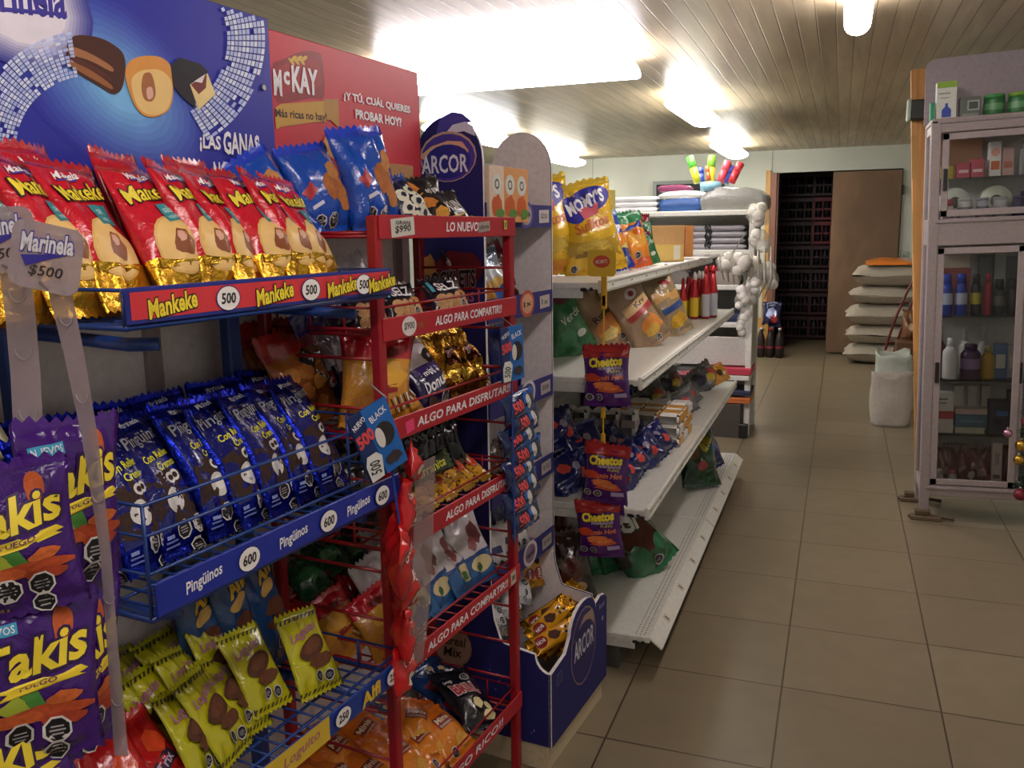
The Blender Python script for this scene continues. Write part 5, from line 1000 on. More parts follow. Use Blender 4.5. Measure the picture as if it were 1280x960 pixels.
pack_box('carton', 'pink flat carton at the far end of the third white shelf', 'box', GD, 5.0, -.72, .567, .2, .16, .05, 'K:b83858', (), (), 40)
# bottom shelf
for s, n, tl, yw, rl, sc_, lb in ((3.18, -.60, 26, 48, -16, 1.2, 'green and brown snack bag slumped forward at the front of the bottom white shelf'), (3.16, -.72, 22, 50, -12, 1.1, 'green and brown snack bag behind the slumped one on the bottom white shelf'), (3.02, -.88, 14, 54, 4, .98, 'green and brown snack bag behind the purple chip strip on the bottom white shelf'), (3.3, -.85, 14, 50, 0, .95, 'green and brown snack bag at the rear of the bottom white shelf'), (2.86, -.90, 16, 56, -4, .9, 'green and brown snack bag nearest the cardboard display on the bottom white shelf')):
    bag('gbag', 'sweets_bag', lb, 'candy bag', GD, s, n, .137, tl, yw, rl, sc_, None, int(s * 100) % 3)
many('brownbar', 'candy_bag', 'candy bag', 'dark brown bag left of the purple strip, bottom white shelf', GD, [(2.74, -.80, .137), (2.80, -.86, .30), (2.76, -.95, .137)], 'dark brown bags on the bottom white shelf', 14, 50, 1.7)
bag('darkgreenbag', 'dark_green_bag', 'dark green bag lying across the bottom white shelf near its far end', 'bag', GD, 4.3, -.60, .16, 30, 36, 24, 1.0)
bag('bluebag', 'blue_bag', 'blue bag standing behind the dark green bag on the bottom white shelf', 'bag', GD, 4.62, -.62, .137, 10, 36, -12, 1.25, None, 1)
many('clearmix', 'clear_bag', 'bag', 'dark bag at the back of the bottom white shelf', GD, [(3.7, -.85, .137), (3.95, -.9, .137), (4.5, -.9, .137)], 'dark bags at the back of the bottom shelf', 30, 30, 1.2)
# yellow clip strip with purple cheese puff bags, hung from the top shelf corner
t = thing('clip_strip', 'yellow hanging clip strip with a yellow tag at the near corner of the white shelving', 'hanging strip')
def fx(x, y, n): q = FR.at(x, y, n=n); return FR.w(*q)
hang_tag(t, fx(752, 329, -2.575), Vector((1, 0, 0)), UPZ, .088, .080, [('e', 0, .005, .026, .019, 'P:c84830'), ('t', "MOMY'S", 0, .005, .036, .012, 'P:e8d8c0', 4)], 'P:dcb430')
b = MB()
pts = [fx(x, y, -2.575) for x, y in ((755, 345), (755, 380), (754, 440), (754, 520), (754, 552), (753, 640))]
b.tube(pts, .0028, 'P:d8a820', 6)
for i in range(1, 5): b.box(pts[i] + Vector((0, -.001, .01)), (.014, .006, .034), 'P:d8a820', None, .002)
b.box(fx(755, 366, -2.575), (.018, .008, .10), 'P:c89a20', None, .002)
b.build('strip_band', t)
for x, y, yaw, roll, lb, v, sc_ in ((760, 507, 0, -2, 'purple cheese puff bag hanging topmost on the yellow strip', 0, (1.2, 1.1, 1.0)), (756, 627, 4, 3, 'purple cheese puff bag hanging second on the yellow strip', 1, (1.22, 1.1, 1.0)), (751, 697, -3, -4, 'purple cheese puff bag hanging lowest on the yellow strip, half covered', 2, (1.2, 1.1, 1.0))):
    q = FR.at(x, y, n=-2.55); bag('cheetos', 'cheese_puff_bag', lb, 'snack bag', FR, q[0], -2.54 + .02 * (v > 1) * -1, q[2], 3 if v < 2 else -2, yaw, roll, sc_, 'purple cheese puff bags', v)
bag('cheetos', 'cheese_puff_bag', 'purple cheese puff bag upside down between the second and lowest bags of the yellow strip', 'snack bag', FR, FR.at(752, 655, n=-2.6)[0], -2.60, .56, 0, 6, 8, (1.22, 1, .70), 'purple cheese puff bags', 1)
# ------------------------------------------------------------------ stationery shelving facing the aisle end
st = thing('gondola_shelving', 'white shelving with stationery facing the aisle, beyond the long white shelving', 'shelving', (0, 6.12, 0))
for x in (-1.75, -.585):
    MB().bx((x, 0, 0), (x + .04, .05, 1.60), GW, .004).build('upright', st); MB().bx((x, .40, 0), (x + .04, .45, 1.60), GW, .004).build('upright', st)
MB().bx((-1.72, .45, .05), (-.56, .462, 1.58), 'M:9a9a94').build('back_panel', st)
b = MB(); b.bx((-.552, .04, .40), (-.547, .40, 1.55), 'M:9c9c94'); b.build('side_panel', st)
for z, d in ((1.566, 0), (1.30, .02), (1.06, .02), (.80, .02), (.44, -.04)):
    MB().bx((-1.72, d, z - .035), (-.55, .44, z), GW, .004).build('shelf', st)
MB().bx((-1.72, .03, .50), (-.585, .045, .70), 'M:bdbab4', .003).build('front_panel', st)
MB().bx((-.61, -.05, .0), (-.55, .0, .10), 'P:1c1c1c', .006).build('foot', st)
def soft_stack(name, label, cat, x, y, z, w_, d_, h_, k, k2=None, sag=.15, group=None):
    b = MB(); n = 10; o = Vector((x * 7, y, z * 3))
    def P(i, j, s):
        u = -1 + 2 * i / n; v = -1 + 2 * j / n; q = noise.noise(Vector((u * 1.7, v * 1.7, s)) + o)
        return (u * w_ / 2, v * d_ / 2, (h_ * (1 - sag * (abs(u) ** 4)) + q * h_ * .12) if s else 0)
    for s in (0, 1): b.add([P(i, j, s) for j in range(n + 1) for i in range(n + 1)], [(j * 11 + i, j * 11 + i + 1, j * 11 + i + 12, j * 11 + i + 11)[::1 if s else -1] for j in range(n) for i in range(n)], k)
    bd = [(i, 0) for i in range(n)] + [(n, j) for j in range(n)] + [(n - i, n) for i in range(n)] + [(0, n - j) for j in range(n)]
    m = len(bd); vs_ = []
    for t_ in range(5):
        for i, j in bd:
            a, c = P(i, j, 0), P(i, j, 1); u = -1 + 2 * i / n; v = -1 + 2 * j / n
            e = .012 * sin(pi * t_ / 4) * (1 + noise.noise(Vector((i * .5, j * .5, t_)) + o)); vs_.append((a[0] + u * e, a[1] + v * e, a[2] + (c[2] - a[2]) * t_ / 4))
    b.add(vs_, [(r_ * m + i, r_ * m + (i + 1) % m, (r_ + 1) * m + (i + 1) % m, (r_ + 1) * m + i) for r_ in range(4) for i in range(m)], k2 or k)
    return tag(b.build(name, None, True, (x, y, z)), label, cat, group)
soft_stack('paper_ream', 'large grey plastic wrapped paper stack on top of the stationery shelving', 'paper', -.70, 6.34, 1.568, .42, .36, .15, 'F:c8c8c2', 'F:8e8e8a', .35)
soft_stack('tub', 'blue tub under white plastic on top of the stationery shelving', 'tub', -1.06, 6.30, 1.568, .27, .26, .085, 'F:d8dce0', 'P:2c5494', .1)
soft_stack('plastic_bag', 'white plastic bundle lying on the blue tub', 'bag', -1.05, 6.30, 1.655, .30, .24, .05, 'F:dfe2e0', None, .4)
soft_stack('folded_cloth', 'folded white and maroon cloth on the white bundle', 'cloth', -1.12, 6.32, 1.705, .20, .18, .045, 'W:d8ccd4', 'W:7a3458', .2)
for i in range(3): soft_stack('paper_ream', '%s white paper ream from the bottom left of the blue tub' % ORD[i], 'paper', -1.40, 6.32, 1.568 + i * .036, .34, .30, .034, 'P:dcdee0', None, .05, 'white paper reams')
for i in range(4): soft_stack('document_tray', '%s stack of grey paper from the bottom on the second stationery shelf' % ORD[i], 'paper', -.80, 6.32, 1.302 + i * .042, .36 - .02 * (i % 2), .3, .036, 'P:c4c2c8', 'P:98969c', .03, 'grey paper stacks on the second stationery shelf')
b = MB()
for i in range(5): b.tube([Vector((-.865 + .018 * cos(a) + .008 * (i % 2), 6.16 + .01 * sin(a), 1.33 + i * .03 + .02 * sin(a * 2))) for a in [pi * 2 * j / 8 for j in range(9)]], .006, 'P:18181c', 6)
tag(b.build('black_clip_strap', None, True), 'black clip strap hanging on the grey paper stacks', 'strap')
for i, (x, z, w_, h_, k, lb) in enumerate(((-.80, 1.062, .30, .09, 'W:9a9088', 'low grey pile on the third stationery shelf'), (-.72, 1.09, .16, .05, 'W:8a3838', 'dark red folded pile on the third stationery shelf'), (-1.1, 1.062, .2, .10, 'W:706a66', 'dark pile at the left of the third stationery shelf'), (-.80, .802, .34, .07, 'W:343c58', 'dark blue pile on the fourth stationery shelf'), (-.9, .44, .3, .05, 'W:5c5a58', 'dull grey pile on the lowest stationery shelf'))):
    soft_stack('stationery_pile', lb, 'pile', x, 6.32, z + (.0 if i != 1 else .062), w_, .26, h_, k, None, .2)
for i, (k, h_, z) in enumerate((('K:b8384c', .045, .442), ('K:2c3450', .03, .412 - .1), ('K:c87038', .04, .27))):
    b = MB(); b.bx((-.16, -.02, 0), (.16, .26, h_), k, .003); b.bx((-.162, -.022, h_ * .55), (.162, .262, h_ + .001), k, .003)
    o = b.build('flat_box', None, False, (-.70, 6.10, (.445, .30, .245)[i])); tag(o, ('pink red flat box at the front of the lowest stationery shelf', 'dark blue flat box under the lowest stationery shelf', 'orange flat box lowest under the stationery shelf')[i], 'box')
b = MB(); b.bx((-.82, 6.08, .0), (-.60, 6.4, .24), 'K:4a443e', .004); tag(b.build('storage_box', None), 'dark storage box on the floor under the stationery shelving', 'box')
# colourful paper tubes in a light blue holder
t = thing('tube_holder', 'light blue holder for the coloured paper tubes on the white bundle', 'holder', (-.86, 6.22, 1.70))
MB().lathe([(.07, 0), (.075, .06), (.072, .06), (.066, .004)], 'P:8cc0d8', (0, 0, 0), 18).build('holder_body', t, True)
for i, (x0, x1, y0, y1, k, k2, lb) in enumerate(((872, 862, 228, 196, 'P:d8d838', 'P:5cc848', 'leaning green and yellow paper tube, leftmost in the holder'), (876, 875, 228, 211, 'P:3448a8', 'P:2c40a0', 'short blue paper tube between the two green and yellow tubes'), (888, 890, 228, 195, 'P:e8e034', 'P:78c83c', 'upright yellow and green paper tube in the holder'), (886, 884, 225, 208, 'P:c85830', 'P:c86838', 'orange red thin paper tube behind the upright yellow tube'),
        (900, 910, 228, 202, 'P:c84858', 'P:d85868', 'pink red paper tube behind the blue tube on the right'), (906, 915, 228, 208, 'P:3450b0', 'P:3858b8', 'slanting blue paper tube on the right of the holder'), (914, 926, 228, 204, 'P:c83038', 'P:d84048', 'slanting red paper tube, rightmost in the holder'))):
    a = fx(x0, y0, -(6.2 + .02 * (i % 3))); c = fx(x1, y1, -(6.24 + .02 * (i % 3))); m = a + (c - a) * .55; r_ = .026 if i not in (3,) else .014
    b = MB(); b.tube([a, m], r_, k, 12); b.tube([m, c], r_ * 1.02, k2, 12); tag(b.build('paper_tube', None, True), lb, 'tube', 'coloured paper tubes')
# hanging bags of white goods
def net_bag(i, c, w_, h_, lean):
    r = random.Random(i + 40); t = thing('net_bag', '%s white filled plastic bag in the bunch hanging by the stationery shelving' % ORD[i], 'bag', c, U(-1, 1), 'hanging bunch of white plastic bags')
    b = MB(); n = max(4, int(h_ / .035))
    for q in range(n):
        f = (q + .5) / n; p = (r.uniform(-.25, .25) * w_ + lean * (f - .5), r.uniform(-.2, .2) * w_, (f - .5) * h_ * .8); rr_ = w_ * r.uniform(.24, .34)
        M = Matrix.Rotation(r.uniform(-.5, .5), 3, 'X') @ Matrix.Rotation(r.uniform(-.5, .5), 3, 'Y')
        b.lathe([(rr_ * sin(a) * (1 + .08 * sin(3 * a)) + .0005, -rr_ * .9 * cos(a)) for a in [pi * j / 8 for j in range(9)]], 'W:dcdad2', p, 12, M)
    b.build('contents', t, True, kind='stuff', label='white lumps filling the bag')
    b = MB(); o = Vector((i * 5.1, 0, 0)); rows = 14; sg = 16; vs_ = []
    for q in range(rows + 1):
        f = q / rows; rad_ = w_ * .5 * (max(0.02, sin(pi * min(1, f * .86 + .10))) ** .55) * (1 if f < .85 else 1 + (f - .85) * 2)
        for j in range(sg):
            a = 2 * pi * j / sg; k_ = 1 + .22 * noise.noise(Vector((cos(a) * 2, sin(a) * 2, f * 4)) + o)
            vs_.append((rad_ * k_ * cos(a) + lean * (f - .5), rad_ * k_ * sin(a), (f - .5) * h_))
    b.add(vs_, [(q * sg + j, q * sg + (j + 1) % sg, (q + 1) * sg + (j + 1) % sg, (q + 1) * sg + j) for q in range(rows) for j in range(sg)], 'T:c4c0b4:0.32')
    b.build('clear_wrap', t, True)
for i, (x, y, n, w_, h_, ln) in enumerate(((908, 328, -5.72, .12, .13, 0), (926, 330, -5.70, .14, .14, .02), (942, 340, -5.78, .15, .20, -.05), (930, 372, -5.72, .11, .16, .02), (940, 365, -5.76, .10, .17, 0), (931, 404, -5.70, .10, .20, .01), (960, 345, -5.82, .13, .17, -.05), (948, 268, -5.9, .15, .14, -.03), (950, 300, -5.9, .14, .14, -.03))):
    net_bag(i, fx(x, y, n), w_, h_, ln)
b = MB()
for i in range(9):
    a = i / 8; b.tube([fx(898 + 66 * a, 318 + 10 * sin(a * 5), -5.78), fx(900 + 64 * a, 332 + 22 * a * a + 6 * sin(i * 2.1), -5.72), fx(905 + 50 * a, 350 + 24 * a, -5.74)], [.006, .012, .003], 'F:8c887a', 6)
tag(b.build('net_hanger', None, True), 'grey brown net bundle tied above the hanging white bags', 'net')
b = MB(); b.tube([fx(912, 322, -5.76), Vector((-.60, 6.1, 1.42))], .004, 'P:6a655a', 6); tag(b.build('hanging_cord', None), 'cord tying the bunch of white bags to the stationery shelving', 'cord')
b = MB()
for z in (0, .16, .32): b.bx((-.13, -.012, z), (.13, .012, z + .12), WOOD_Y, .003)
for x in (-.13, .1): b.bx((x, -.02, 0), (x + .03, .16, .45), WOOD_Y, .003)
o = b.build('wooden_crate', None, False, (-.86, 10.2, 0)); tag(o, 'small slatted wooden crate at the end of the aisle by the door jamb', 'crate')
# ------------------------------------------------------------------ glass cabinet
def glass_mat():
    m = bpy.data.materials.new('cabinet glass'); m.use_nodes = True; nt = m.node_tree
    nt.nodes.remove(nt.nodes['Principled BSDF']); out = nt.nodes['Material Output']
    mx = nt.nodes.new('ShaderNodeMixShader'); tr = nt.nodes.new('ShaderNodeBsdfTransparent'); gl = nt.nodes.new('ShaderNodeBsdfGlossy'); fr = nt.nodes.new('ShaderNodeFresnel')
    fr.inputs[0].default_value = 1.5; gl.inputs['Roughness'].default_value = .02; tr.inputs[0].default_value = (.95, .97, .96, 1)
    nt.links.new(fr.outputs[0], mx.inputs[0]); nt.links.new(tr.outputs[0], mx.inputs[1]); nt.links.new(gl.outputs[0], mx.inputs[2]); nt.links.new(mx.outputs[0], out.inputs[0])
    return m
GLASS = glass_mat(); AL = 'M:a09494'
CX, CYB = .425, 4.60
LEAN = rad(-1.75)
cab = thing('glass_cabinet', 'mauve white metal display cabinet with glass doors at the right edge', 'cabinet', (CX, CYB, 0)); cab.rotation_euler = (0, LEAN, 0)
WC, DC = 1.0, .31
def cpt(x, y, z): return cab.matrix_basis @ Vector((x, y, z))
for x, y in ((0, 0), (0, DC - .035), (WC - .04, 0), (WC - .04, DC - .035)):
    MB().bx((x, y, .0), (x + .045, y + .035, 1.92), AL, .004).build('frame_post', cab)
for z, h, dz in ((.12, .055, 0), (1.345, .125, 0), (1.865, .06, 0)):
    b = MB(); b.bx((.03, .002, z), (WC, .034, z + h), AL, .003); b.bx((.03, -.004, z + h - .02), (WC, .004, z + h - .008), 'M:9a9090', .002); b.build('frame_rail', cab)
    MB().bx((.005, .03, z), (.035, DC, z + h), AL, .003).build('frame_rail', cab)
MB().bx((.0, .0, 1.905), (WC, DC, 1.93), AL, .004).build('top_board', cab)
MB().bx((.03, DC - .012, .12), (WC, DC - .006, 1.91), 'M:c0b8b8').build('back_panel', cab)
MB().bx((.01, .03, .14), (.014, DC - .03, 1.90), GLASS).build('side_glass', cab)
MB().bx((.02, .02, .145), (WC, DC - .02, .165), 'M:8a8480').build('shelf', cab)
MB().bx((.02, .02, 1.44), (WC, DC - .02, 1.455), 'M:a09898').build('shelf', cab)
for z in (.42, .69, 1.0): MB().bx((.04, .045, z), (WC - .04, DC - .02, z + .006), GLASS).build('glass_shelf', cab)
MB().bx((.04, .10, 1.652), (WC - .04, DC - .02, 1.658), GLASS).build('glass_shelf', cab)
def door(x0, x1, z0, z1, hx, y=.006):
    d = MB(); e = .03
    for a, c in (((x0, z0), (x0 + e, z1)), ((x1 - e, z0), (x1, z1)), ((x0, z0), (x1, z0 + e)), ((x0, z1 - e), (x1, z1))): d.bx((a[0], y, a[1]), (c[0], y + .014, c[1]), 'M:a89c9c', .002)
    d = d.build('door', cab); MB().bx((x0 + e, y + .005, z0 + e), (x1 - e, y + .009, z1 - e), GLASS).build('door_glass', d)
    MB().bx((x0 + .006, y - .012, hx), (x0 + .024, y + .002, hx + .10), 'P:201c1c', .003).build('handle', d); return d
door(.045, .412, .18, 1.335, .69, .002); door(.40, .96, .18, 1.335, .69, .020); door(.05, .50, 1.48, 1.86, 1.60, .002); door(.48, .96, 1.48, 1.86, 1.6, .02)
for x, y in ((.0, -.02), (-.03, DC - .04)):
    b = MB(); b.bx((x - .04, y, 0), (x + .10, y + .06, .022), 'K:6a5a44', .004); b.bx((x - .02, y + .01, .022), (x + .05, y + .05, .05), 'K:5c4c38', .004); b.tube([(x - .05, y + .02, .012), (x + .0, y + .02, .03), (x + .16, y + .03, .012)], .010, 'K:5a4a38', 6)
    o = b.build('wood_wedge', None, False, (CX, CYB - (.012 if y < 0 else 0), 0)); tag(o, 'wooden wedge under the %s left foot of the glass cabinet' % ('front' if y < 0 else 'rear'), 'wedge')
b = MB(); r_ = .045; W2 = WC
P = [(-.01, 1.93), (W2, 1.93), (W2, 2.25)] + [(-.01 + r_ * (1 - cos(a)), 2.24 - r_ + r_ * sin(a)) for a in [pi / 2 * (1 - i / 6) for i in range(7)]]
b.prism(P, lambda x, y, o: (x, DC - .03 - o, y), .012, 'M:a89ea4'); b.build('header_board', cab)
def inside(o, x, y, z, rz=0):
    o.matrix_world = Matrix.Translation(cpt(x, y, z)) @ Matrix.Rotation(LEAN, 4, 'Y') @ Matrix.Rotation(rz, 4, 'Z'); return o
def jar(name, label, cat, x, y, z, r_, h_, k, kc, ch=.25, neck=.8, group=None, band=None):
    t = thing(name, label, cat, (0, 0, 0), 0, group); inside(t, x, y, z)
    hb = h_ * (1 - ch)
    MB().lathe([(r_ * .9, 0), (r_, .006), (r_, hb * .35), (r_, hb * .7), (r_ * .96, hb * .85), (r_ * neck, hb)], [k, k, band or k, k, k], (0, 0, 0), 16).build('container', t, True)
    MB().lathe([(r_ * neck * 1.02, hb), (r_ * neck * 1.02, h_ * .97), (r_ * neck * .9, h_)], kc, (0, 0, 0), 16).build('cap', t, True); return t
def cbox(label, x, y, z, w_, d_, h_, k, items=(), name='carton', cat='box', group=None):
    b = MB(); b.bx((-w_ / 2, 0, 0), (w_ / 2, d_, h_), k, .002); decals(b, lambda p, q, o: (p, -o, q), items)
    return tag(inside(b.build(name, None), x, y, z), label, cat, group)
ZT = 1.931
cbox('white and green box with a blue bottle picture on top of the cabinet', .07, .10, ZT, .085, .07, .175, 'K:dce0d8', [('r', 0, .16, .084, .028, 'P:8cb838'), ('p', [(-.02, .012), (.02, .012), (.02, .045), (.006, .06), (.006, .075), (-.006, .075), (-.006, .06), (-.02, .045)], 'P:3450b0'), ('r', -.01, .12, .05, .006, 'P:909890'), ('r', -.01, .10, .04, .004, 'P:909890')])
cbox('thin green box at the left end on top of the cabinet', .012, .10, ZT, .02, .06, .085, 'K:48a078', ())
cbox('dark grey box with a pale square on top of the cabinet', .17, .09, ZT, .085, .07, .095, 'K:6a7068', [('r', .012, .055, .05, .045, 'P:a8b0a8'), ('r', .012, .055, .038, .032, 'P:4a5450'), ('r', .0, .012, .07, .016, 'P:8a9088')])
for i, x in enumerate((.275, .375, .47)): jar('green_tub', '%s green round tub from the left on top of the cabinet' % ORD[i], 'tub', x, .14, ZT, .046, .10, 'P:3c7a48', 'P:4c9a54' if i != 1 else 'P:7aa838', .18, .95, 'green tubs on the cabinet', 'P:6aa070')
# upper compartment
zz = 1.659
cbox('small yellow box at the left of the upper cabinet compartment', .085, .13, zz, .055, .06, .06, 'K:e0c838')
for i in range(2): cbox('%s pink red carton from the left in the upper cabinet compartment' % ORD[i], .155 + i * .06, .12, zz, .056, .07, .07 + .015 * i, 'K:b84858', [('r', 0, .03, .04, .014, 'P:e0c0c4')], group='pink red cartons in the cabinet')
cbox('tan board standing at the back of the upper cabinet compartment', .15, .25, zz, .20, .012, .19, 'K:b08060')
cbox('white and orange carton in the upper cabinet compartment', .29, .14, zz, .05, .07, .16, 'K:e8e4e0', [('r', 0, .05, .036, .04, 'P:d86838'), ('e', 0, .11, .018, .02, 'P:e8a090')])
cbox('pale pink carton beside the white and orange carton in the cabinet', .345, .15, zz, .05, .07, .13, 'K:d0a8a0', [('r', 0, .05, .036, .03, 'P:c87060')])
jar('grey_bottle', 'tall grey bottle in the upper cabinet compartment', 'bottle', .415, .14, zz, .026, .165, 'P:8c8888', 'P:a8a4a4', .2, .6)
cbox('maroon carton at the right of the upper cabinet compartment', .475, .13, zz, .05, .07, .07, 'K:8a3844')
z0 = 1.456
for i, (k, kc, lb) in enumerate((('P:d8c8cc', 'P:c85068', 'white jar with pink lid'), ('P:dcd8d8', 'P:d0ccd0', 'white jar with dark mark, wider'), ('P:c8c4d4', 'P:b4b0c4', 'lilac grey jar'), ('P:d4d0d4', 'P:c8c4cc', 'narrow white jar'), ('P:3a2060', 'P:4a2c78', 'dark purple can'), ('P:6a3c68', 'P:4a2c60', 'violet red can'))):
    jar('cosmetic_jar', lb + ', %s from left in the front row, upper cabinet' % ORD[i], 'jar', .085 + .074 * i, .06, z0, .031 if i % 2 else .027, .105, k, kc, .3 if i == 0 else .12, .95, 'jars in the upper compartment', 'P:8a8890' if i in (1, 2) else None)
for i, (x, k) in enumerate(((.125, 'P:d8dcd0'), (.30, 'P:ccd0bc'))):
    t = thing('paper_roll', '%s white roll behind the jars in the upper cabinet compartment' % ('left' if i == 0 else 'right'), 'roll'); inside(t, x, .19, z0 + .09)
    MB().lathe([(.068, -.05), (.07, -.04), (.07, .04), (.068, .05)], k, (0, 0, 0), 24, Matrix.Rotation(rad(90), 3, 'X')).build('roll_body', t, True); MB().lathe([(.028, .049), (.026, .0515)], 'P:5a584e', (0, 0, 0), 16, Matrix.Rotation(rad(90), 3, 'X')).build('core', t, True)
cbox('dark blue packet behind the purple can in the upper compartment', .46, .17, z0, .09, .06, .13, 'K:2c2a58', [('b', .02, .1, .016, .016, 'P:e0c840', 3)])
# lower compartment: top shelf 1.006
z1 = 1.007
for i in range(2): jar('spray_can', '%s blue spray can on the top shelf of the lower cabinet' % ('left' if i == 0 else 'right'), 'can', .10 + .062 * i, .09, z1, .027, .20, 'P:1c34a0', 'P:2440b8', .22, .7, 'blue spray cans', 'P:b8c0d8')
jar('spray_can', 'black and yellow spray can beside the blue cans', 'can', .225, .09, z1, .023, .195, 'P:28242c', 'P:1c1a1e', .2, .7, None, 'P:b8a830')
jar('spray_can', 'slim red spray can beside the black and yellow can', 'can', .275, .09, z1, .018, .20, 'P:a02438', 'P:b02c40', .2, .6)
for i in range(4): jar('spray_can', '%s black spray can from the left on the top shelf of the lower cabinet' % ORD[i], 'can', .325 + .058 * i, .10, z1, .024, .17, 'P:201c22', 'P:181418', .25, .8, 'black spray cans', ('P:6a6460', 'P:2c2830')[i % 2])
for i, (k, x, w_) in enumerate((('K:8a3430', .13, .15), ('K:c8bca8', .15, .12), ('K:6a6868', .28, .06), ('K:9aa098', .34, .05), ('K:2c2c30', .40, .07), ('K:54585a', .47, .08))):
    cbox('%s packet from the left stored high behind the spray cans' % ORD[i], x, .20, z1 + (0 if i else 0.0), w_, .06, (.215, .29, .28, .30, .27, .26)[i], k, group='packets behind the spray cans') if i != 0 else cbox('dark red flat box lying behind the blue cans', x, .135, z1 + .0, w_, .05, .225, k)
z2 = .697
jar('lotion_bottle', 'white lotion bottle on the middle shelf of the lower cabinet', 'bottle', .125, .09, z2, .035, .20, 'P:dcd8d4', 'P:e4e0dc', .2, .45)
jar('purple_pack', 'dark purple container with white print on the middle cabinet shelf', 'bottle', .215, .10, z2, .046, .17, 'P:3c1848', 'P:342040', .15, .6, None, 'P:8a6a98')
jar('yellow_bottle', 'ochre yellow bottle on the middle cabinet shelf', 'bottle', .29, .10, z2, .030, .16, 'P:b08a30', 'P:a89868', .2, .5)
for i, (x, k) in enumerate(((.06, 'P:7a3038'), (.17, 'P:b8b8b0'), (.25, 'P:a8a8a4'))): jar('pump_bottle', '%s pump bottle from the left at the back of the middle cabinet shelf' % ORD[i], 'bottle', x + .03, .20, z2, .026, .25, k, 'P:c0bcb8', .3, .4, 'pump bottles at the back')
for i, (k, h_) in enumerate((('F:4a6a9c', .17), ('F:b0acac', .16), ('F:9c8a50', .11))): cbox('%s clear packet from the left at the right of the middle cabinet shelf' % ORD[i], .345 + .06 * i, .10 + .02 * i, z2, .058, .05, h_, k, [('r', 0, h_ * .5, .04, h_ * .4, 'P:c8c4c0')], 'soap_packet', 'packet', 'clear packets on the middle shelf')
z3 = .427
cbox('white and red medicine carton on the fourth cabinet shelf', .105, .07, z3, .085, .07, .20, 'K:d0c8c4', [('r', 0, .09, .084, .04, 'P:b02c34'), ('r', -.01, .17, .05, .008, 'P:6a6a70'), ('r', -.01, .15, .04, .006, 'P:6a6a70')])
cbox('slate blue carton lying on the fourth cabinet shelf', .225, .07, z3 + .032, .14, .09, .062, 'K:3c6078', [('r', 0, .03, .1, .01, 'P:5a7c90')]); cbox('cream carton under the slate blue carton', .22, .07, z3, .13, .09, .031, 'K:b8b4a0'); cbox('pale pink carton lying on the slate blue carton', .225, .075, z3 + .095, .14, .08, .026, 'K:c4a8a0')
for i in range(3): cbox('%s slim cream carton from the left at the back of the fourth cabinet shelf' % ORD[i], .18 + .06 * i, .18, z3, .04, .05, .22, 'K:b4aca0', group='slim cream cartons')
cbox('dark navy carton with bright blue label on the fourth cabinet shelf', .35, .09, z3, .09, .08, .16, 'K:182440', [('r', .01, .1, .05, .025, 'P:3468b8')])
cbox('grey upright carton at the right of the fourth cabinet shelf', .42, .14, z3, .05, .08, .2, 'K:6a6460')
z4 = .166
BAGS['maroonbag'] = (.16, .19, .09, [(0, 'F:6a2c34'), (.8, 'F:54242a')], [('b', .1, .4, .14, .16, 'P:c09098', 3), ('b', -.2, .3, .12, .14, 'P:d0c4c4', 4), ('b', .3, .25, .1, .1, 'P:c84c6a', 6)], dict(wr=.4))
for i, x in enumerate((.11, .19, .27)): inside(bag('maroonbag', 'diaper_bag', '%s maroon plastic pack from the left at the bottom of the cabinet' % ORD[i], 'pack', FR, 0, 0, 0, 0, 0, 0, 1, 'maroon packs at the cabinet bottom', i), x, .12 + .03 * (i % 2), z4)
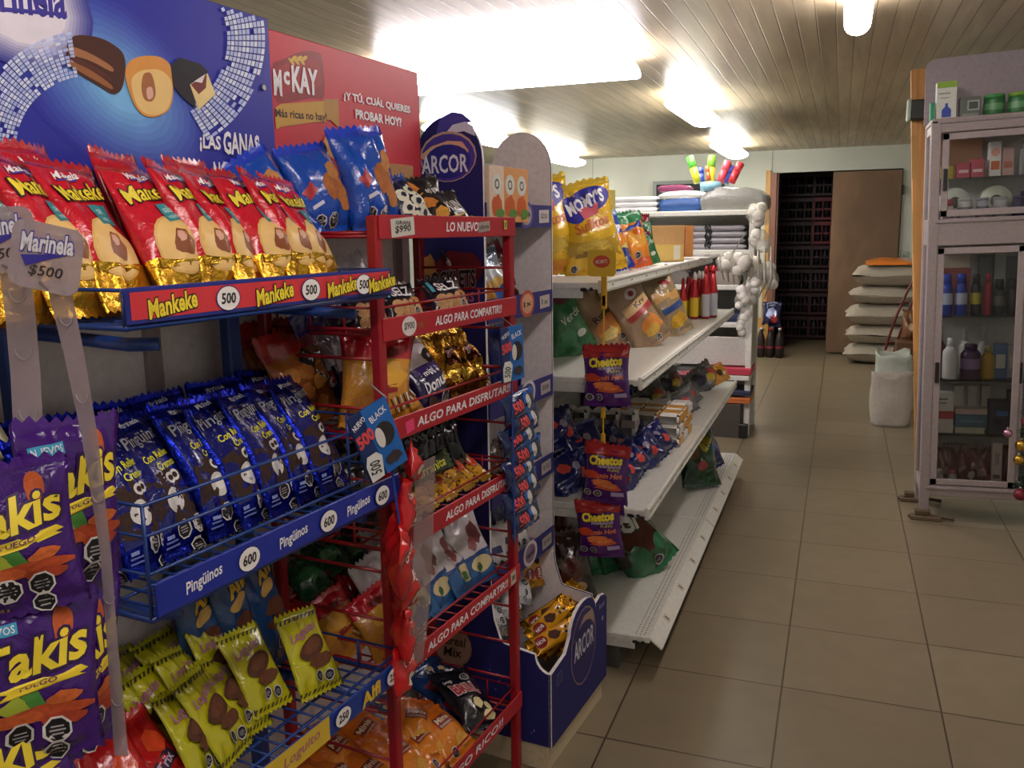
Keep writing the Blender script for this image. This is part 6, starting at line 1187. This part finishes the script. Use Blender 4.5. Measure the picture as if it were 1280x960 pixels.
cbox('tall narrow white carton at the bottom of the cabinet', .345, .07, z4, .045, .05, .22, 'K:c8bcb8', [('r', 0, .05, .03, .02, 'P:4a3c4a'), ('r', 0, .14, .02, .06, 'P:a09498')]); cbox('dark red carton at the bottom right of the cabinet', .405, .09, z4, .05, .07, .19, 'K:6a1c28')
for i, x in enumerate((.09, .15)): jar('small_bottle', '%s small white bottle at the bottom left of the cabinet' % ('left' if i == 0 else 'right'), 'bottle', x, .06, z4, .02, .08, 'P:c0b4b0', 'P:b85068' if i else 'P:d0c8c4', .25, .6)
# christmas garland at the right edge
t = thing('garland', 'dark green tinsel garland hanging at the right edge before the cabinet', 'garland')
rr = random.Random(3); b = MB(); gp = [Vector((.86 + .012 * sin(q * 3), 4.50, .66 - q * .07)) for q in range(8)]
b.tube(gp, .004, 'P:143018', 6)
for q in range(420):
    a = rr.uniform(0, 6.99); i = int(a); c = gp[i] + (gp[i + 1] - gp[i]) * (a - i); v = Vector((rr.gauss(0, 1), rr.gauss(0, 1), rr.gauss(0, 1))).normalized() * rr.uniform(.03, .06)
    b.tube([c, c + v], .0014, 'P:' + rr.choice(['16341c', '1c4424', '10281a']), 3, False)
b.build('tinsel', t)
for i, (x, z, r_, k, lb) in enumerate(((.822, .435, .026, 'G:c8a040', 'upper gold bauble'), (.818, .365, .024, 'G:c8a040', 'lower gold bauble'), (.835, .20, .028, 'P:7a1c2c', 'dark red bauble'), (.763, .488, .02, 'G:c890b0', 'small sparkling pink bauble'), (.84, .55, .024, 'P:8a2038', 'red bauble at the top'))):
    t = thing('bauble', lb + ' hanging on the garland at the right edge', 'ornament', (x, 4.475, z), 0, 'baubles on the garland')
    MB().lathe([(r_ * sin(a) + .0002, -r_ * cos(a)) for a in [pi * j / 12 for j in range(13)]], k, (0, 0, 0), 18).build('ball', t, True); MB().lathe([(.006, r_ * .97), (.006, r_ + .008)], 'S:b8b0a0', (0, 0, 0), 10).build('cap', t, True)
# socket plate behind the post
b = MB(); b.bx((.62, Y1 - .012, 1.02), (.70, Y1 - .001, 1.16), 'P:a8b0a4', .003); b.bx((.64, Y1 - .016, 1.05), (.68, Y1 - .011, 1.13), 'P:8c948a', .002); tag(b.build('wall_socket', None), 'pale wall socket plate right of the plywood door above the sacks', 'socket')
